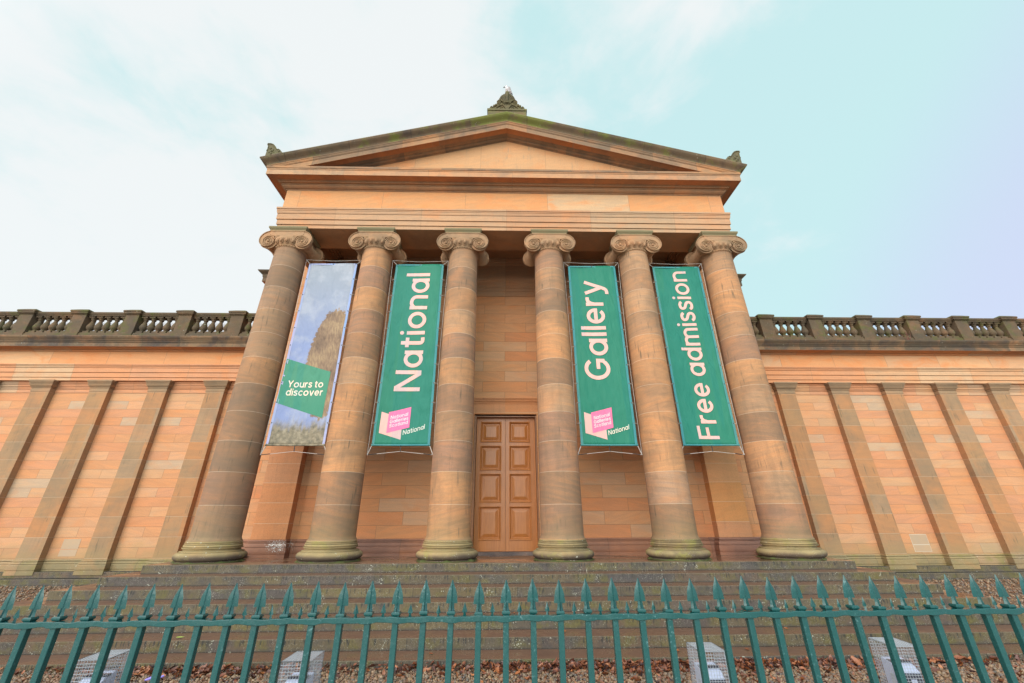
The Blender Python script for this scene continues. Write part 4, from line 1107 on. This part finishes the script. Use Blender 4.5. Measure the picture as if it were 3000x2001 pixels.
def scatter(name, pts, tone, mat, base_v, base_f, scl, rots, label, cat, flat_ax=None):
    n = len(pts); bv = np.array(base_v); k = len(bv)
    V = bv[None]*scl[:, None, :]
    V = V*(1+rng.normal(0, .10, (n, k, 1)))
    a, b, c = rots.T
    ca, sa, cb, sb, cc, sc_ = np.cos(a), np.sin(a), np.cos(b), np.sin(b), np.cos(c), np.sin(c)
    x, y, z = V[..., 0], V[..., 1], V[..., 2]
    y, z = y*ca[:, None]-z*sa[:, None], y*sa[:, None]+z*ca[:, None]
    x, z = x*cb[:, None]+z*sb[:, None], -x*sb[:, None]+z*cb[:, None]
    x, y = x*cc[:, None]-y*sc_[:, None], x*sc_[:, None]+y*cc[:, None]
    V = np.stack([x, y, z], -1)+np.array(pts)[:, None, :]
    bf = np.array(base_f); Fc = (bf[None]+(np.arange(n)*k)[:, None, None]).reshape(-1, bf.shape[1])
    me = bpy.data.meshes.new(name)
    me.vertices.add(n*k); me.vertices.foreach_set('co', V.reshape(-1).astype(np.float32))
    L = Fc.shape[1]; me.loops.add(Fc.size); me.loops.foreach_set('vertex_index', Fc.reshape(-1).astype(np.int32))
    me.polygons.add(len(Fc)); me.polygons.foreach_set('loop_start', (np.arange(len(Fc))*L).astype(np.int32))
    me.update(calc_edges=True); me.validate()
    at = me.attributes.new('tone', 'FLOAT', 'POINT'); at.data.foreach_set('value', np.repeat(tone, k).astype(np.float32))
    me.materials.append(mat)
    me.polygons.foreach_set('use_smooth', [True]*len(me.polygons))
    return tag(link(name, me), label, cat, None, 'stuff')
bm = bmesh.new(); bmesh.ops.create_icosphere(bm, subdivisions=1, radius=1); bm.verts.ensure_lookup_table()
iv = [v.co[:] for v in bm.verts]; idx = {v: i for i, v in enumerate(bm.verts)}; ifc = [[idx[v] for v in f.verts] for f in bm.faces]; bm.free()
n = 30000
px = rng.uniform(-10.5, 10.5, n); py = rng.uniform(-5.2, -3.74, n)
s_ = rng.gamma(6, .0025, n)+.005
pts = np.stack([px, py, np.array([gz(a, b) for a, b in zip(px, py)]) + rng.uniform(-.008, .012, n)], 1)
scl = s_[:, None]*rng.uniform(.6, 1.3, (n, 3)); scl[:, 2] *= .75
scatter('pebbles', pts, rng.random(n), M['pebble'], iv, ifc, scl, rng.uniform(0, 6.28, (n, 3))*[.15, .15, 1], 'rounded brown and grey pebbles covering the ground below the steps', 'gravel')
n = 9000                                                       # pebbles beside the steps, in front of the wings
sd = rng.choice([-1, 1], n); px = sd*rng.uniform(9.5, 19, n); py = rng.uniform(-1.5, 3.0, n)
s_ = rng.gamma(6, .0028, n)+.010
pts = np.stack([px, py, np.array([gz(a, b) for a, b in zip(px, py)]) + rng.uniform(-.008, .012, n)], 1)
scl = s_[:, None]*rng.uniform(.6, 1.3, (n, 3)); scl[:, 2] *= .75
scatter('pebbles', pts, rng.random(n), M['pebble'], iv, ifc, scl, rng.uniform(0, 6.28, (n, 3))*[.15, .15, 1], 'brown pebbles covering the ground between the steps and the side wings', 'gravel')
# dead leaves: small curled blades drifted against the lowest step
lv = [(-1, 0, .25), (-.5, -.42, .10), (.1, -.5, .12), (.6, -.3, .05), (1.15, 0, .2), (.6, .3, .16), (.1, .5, .25), (-.5, .42, .28), (-.3, 0, -.08), (.4, 0, -.06)]
lf = [(0, 1, 8, 7), (1, 2, 9, 8), (2, 3, 4, 9), (9, 4, 5, 6), (8, 9, 6, 7)]
n = 5200
px = np.concatenate([rng.uniform(-10, 10, n//8), rng.normal(1.2, 1.3, n//5), rng.normal(3.2, 1.2, n//6), rng.normal(5.6, .9, n//10), rng.normal(-4.4, 1.2, n//8)]); n = len(px)
py = -3.79 - np.abs(rng.normal(0, .16, n)) ; py = np.where(rng.random(n) < .18, rng.uniform(-5.0, -3.8, n), py)
s_ = rng.gamma(7, .0045, n)+.008
hp = np.exp(-((py+3.76)/.22)**2)*.05*rng.random(n)
pts = np.stack([px, py, np.array([gz(a, b) for a, b in zip(px, py)])+.018+hp], 1)
scl = s_[:, None]*rng.uniform(.75, 1.2, (n, 3)); scl[:, 2] *= 1.2
scatter('fallen_leaves', pts, rng.random(n), M['leaf'], lv, lf, scl, np.stack([rng.normal(0, .5, n), rng.normal(0, .5, n), rng.uniform(0, 6.28, n)], 1), 'dead brown and russet leaves drifted along the foot of the steps', 'leaves')
def one_leaf(x, y, z, size, rz, mat, label, cat='leaf', name='fallen_leaf', group=None):
    mb = MB(); mb.add([(a*size, b*size, c*size*.6+.012) for a, b, c in lv], lf)
    o = mb.obj(name, mat, None, 80, 0, (x, y, z)); o.rotation_euler = (0, 0, rz); tag(o, label, cat, group)
    at = o.data.attributes.new('tone', 'FLOAT', 'POINT'); at.data.foreach_set('value', [random.choice((.43, .14, .86, 1.0))]*len(o.data.vertices))
    return o
def tz(i): return Z0 - i*RISE + .004
one_leaf(-5.40, YE-5*TREAD+.11, tz(5), .06, .3, M['greenleaf'], 'pale green leaf lying on a lower step behind the railing')
for x, i, f, s in ((-3.25, 4, .3, .05), (1.0, 5, .25, .05), (1.62, 4, .1, .05), (.15, 4, .35, .045), (-4.6, 4, .2, .045), (2.2, 6, .2, .05), (2.75, 6, .28, .055), (3.1, 6, .15, .05), (3.9, 6, .3, .05), (-1.2, 6, .25, .045), (5.5, 3, .2, .045), (-2.2, 2, .2, .04), (4.9, 5, .3, .05), (-6.2, 6, .3, .05), (-.5, 5, .2, .045)):
    one_leaf(x, YE-i*TREAD+f, tz(i), s, random.uniform(0, 6), M['leaf'], 'small dead brown leaf lying alone on a stone step', 'leaf', 'fallen_leaf', 'single dead leaves lying on the steps')

# ------------------------------------------------------------------ caged floodlights
def cage_parts(root):
    w, d, h, c = .305, .385, .66, .0305; r = .0021
    def panel(fx, na, nb, A, B):
        mb = MB()
        for i in range(na+1): mb.tube([fx(A*i/na, 0), fx(A*i/na, B)], r if 0 < i < na else r*1.7, 4)
        for j in range(nb+1): mb.tube([fx(0, B*j/nb), fx(A, B*j/nb)], r if 0 < j < nb else r*1.7, 4)
        return mb
    nx, ny, nz_ = 10, 13, 22
    for f, a, b, A, B in ((lambda u, v: (-w/2+u, -d/2, v), nx, nz_, w, h), (lambda u, v: (-w/2+u, d/2, v), nx, nz_, w, h), (lambda u, v: (-w/2, -d/2+u, v), ny, nz_, d, h), (lambda u, v: (w/2, -d/2+u, v), ny, nz_, d, h), (lambda u, v: (-w/2+u, -d/2+v, h), nx, ny, w, d)):
        link('mesh_panel', panel(f, a, b, A, B).mesh('mesh_panel', [M['galv']]), root)
def lamp_parts(root):
    mb = MB(); w = .115
    # sloping housing: lower at the front, ribbed on top
    pts = [(-.13, .20), (-.12, .40), (-.05, .455), (.12, .49), (.14, .47), (.14, .22)]
    mb.add([(-w, y, z) for y, z in pts]+[(w, y, z) for y, z in pts], [tuple(range(6)), tuple(range(6, 12))[::-1]]+[(i, (i+1) % 6, 6+(i+1) % 6, 6+i) for i in range(6)])
    hs = link('housing', mb.mesh('housing', [M['lampwhite']]), root, .006)
    mb = MB()
    for k in range(9): mb.box(-w+.008+k*.026, -w+.022+k*.026, -.02, .05, .462, .484)
    link('vent_rib', mb.mesh('vent_rib', [M['lampdark']]), hs)
    mb = MB(); mb.box(-w+.006, w-.006, -.145, -.126, .19, .395); link('glass', mb.mesh('glass', [M['lampdark']]), root, .004)
    mb = MB(); mb.box(-.03, .03, -.152, -.146, .30, .34); link('latch', mb.mesh('latch', [M['lampwhite']]), root)
    mb = MB(); mb.box(-w-.012, -w-.004, -.03, .03, .01, .36); mb.box(w+.004, w+.012, -.03, .03, .01, .36); mb.box(-w-.012, w+.012, -.03, .03, .0, .012)
    link('bracket', mb.mesh('bracket', [M['galv']]), root)
cg = [(-4.56, -5.67, .10, 'galvanised wire cage on the gravel, leftmost of four, behind the railing'), (-2.285, -5.80, .01, 'galvanised wire cage on the gravel below the banner with the moorland picture'),
      (2.325, -5.62, -.02, 'galvanised wire cage on the gravel below the Gallery and Free admission banners, among dead leaves'), (4.69, -5.50, -.10, 'galvanised wire cage on the gravel at the far right of the row')]
lb = ['pale floodlight inside the leftmost wire cage', 'pale floodlight inside the wire cage below the moorland picture banner', 'pale floodlight inside the wire cage among dead leaves right of the door', 'pale floodlight inside the far right wire cage']
W0 = Matrix.Identity(4)
root = thing('wire_cage', (0, 0, 0), cg[0][3], 'cage', 'wire cages on the gravel'); cage_parts(root)
lroot = thing('floodlight', (0, 0, 0), lb[0], 'floodlight', 'floodlights inside the wire cages'); lamp_parts(lroot)
for i, (x, y, a, lab) in enumerate(cg):
    c = root if i == 0 else copy_tree(root); c.location = (x, y, -1.64); c.rotation_euler = (0, 0, a); c['label'] = lab
    l = lroot if i == 0 else copy_tree(lroot); l.location = (x-.01, y-.01, -1.64); l.rotation_euler = (0, 0, a); l['label'] = lb[i]
# a scrap of lilac plastic lying behind the leftmost cage
mb = MB(); mb.tube([(-4.99, -4.30, -1.60), (-4.93, -4.27, -1.585), (-4.86, -4.25, -1.60), (-4.80, -4.22, -1.575)], [.012, .022, .018, .014], 7)
tag(mb.obj('plastic_wrapper', M['lilac'], None, 70), 'scrap of lilac plastic on the gravel seen through the leftmost cage', 'litter')
# little bare red shrub rooted in the right parapet
T = thing('wild_shrub', (16.36, 3.12, 6.86), 'tiny leafless reddish shrub growing from the right balustrade ledge', 'plant')
mb = MB()
for k in range(9):
    a = random.uniform(-.9, .9); p = Vector((16.34+random.uniform(-.05, .05), 3.08, 6.86)); pts = [p.copy()]
    for j in range(4):
        p = p + Vector((math.sin(a)*.09, random.uniform(-.03, .02), .11*math.cos(a)+.02)); a += random.uniform(-.4, .4); pts.append(p.copy())
    mb.tube(pts, [.009, .008, .006, .005, .003], 5)
mb.obj('stem', M['twig'], T)

# ------------------------------------------------------------------ sky, sun, camera
EL, AZ = 21, 201          # sun elevation; compass direction the light comes from (0 = +y, clockwise)
n = NT('World', True); sc.world = n.m; t = n.t
out = t.nodes.new('ShaderNodeOutputWorld'); bg = t.nodes.new('ShaderNodeBackground'); t.links.new(bg.outputs[0], out.inputs[0])
sk = t.nodes.new('ShaderNodeTexSky'); sk.sky_type = 'NISHITA'; sk.sun_disc = False; sk.sun_elevation = R(EL); sk.sun_rotation = R(AZ); sk.air_density = 1.2; sk.dust_density = 2
tc = t.nodes.new('ShaderNodeTexCoord'); dirv = tc.outputs['Generated']
sp = t.nodes.new('ShaderNodeSeparateXYZ'); t.links.new(dirv, sp.inputs[0]); dx, dy, dz = sp.outputs
clear = n.mix(n.map(n.math('ADD', dx, n.math('MULTIPLY', dz, -.25)),   .47, .72), (6.4, 9.2, 9.35), (6.9, 7.7, 9.9))
cl = n.noise(n.vec('MULTIPLY', dirv, (1, 1, 1.8)), 2.1, 6, .55, .35)
cl2 = n.noise(n.vec('MULTIPLY', n.vec('ADD', dirv, (3.1, 1.7, .4)), (1, 1, 2.2)), 4.5, 6, .6, .5)
cl = n.math('ADD', n.math('MULTIPLY', cl, 1.1), n.math('MULTIPLY', n.math('SUBTRACT', cl2, .55), .5))
cm_ = n.math('ADD', cl, n.math('MULTIPLY', dx, -.38))
cover = n.map(cm_, .36, .70, .0, 1)
veil = n.mix(cover, clear, (9.7, 10.1, 10.1))
glow = n.map(n.math('ADD', dy, n.math('MULTIPLY', dx, .35)), .15, -.75, 1, 3.2)      # thin cloud is brightest round the veiled sun, behind the camera
veil = n.vec('MULTIPLY', veil, n.xyz(glow, glow, glow))
full = n.mix(.86, sk.outputs[0], veil)
t.links.new(full, bg.inputs[0]); bg.inputs[1].default_value = .1
su = bpy.data.lights.new('sun', 'SUN'); su.energy = 1.9; su.angle = R(55); su.color = (1, .95, .88)
so = bpy.data.objects.new('sun', su); COL.objects.link(so)
d = Vector((math.sin(R(AZ))*math.cos(R(EL)), math.cos(R(AZ))*math.cos(R(EL)), math.sin(R(EL))))
so.rotation_euler = (-d).to_track_quat('-Z', 'Y').to_euler(); so.location = (-10, -30, 30)

cam = bpy.data.cameras.new('camera'); co = bpy.data.objects.new('camera', cam); COL.objects.link(co); sc.camera = co
PIT, YAW, ROL = .4180, .0238, -.0041
cam.sensor_width = 36; cam.lens = 1177.85/3000*36; cam.clip_end = 1000; cam.clip_start = .05
fwd = Vector((math.sin(YAW)*math.cos(PIT), math.cos(YAW)*math.cos(PIT), math.sin(PIT)))
right = Vector((math.cos(YAW), -math.sin(YAW), 0)); up = right.cross(fwd)
rm = Matrix((right, up, -fwd)).transposed() @ Matrix.Rotation(ROL, 3, 'Z')
co.matrix_world = Matrix.Translation((-.0826, -11.3629, .3964)) @ rm.to_4x4()
sc.view_settings.view_transform = 'Standard'; sc.view_settings.look = 'None'; sc.view_settings.exposure = .05; sc.view_settings.gamma = 1
sc.render.resolution_x = 1024; sc.render.resolution_y = 683
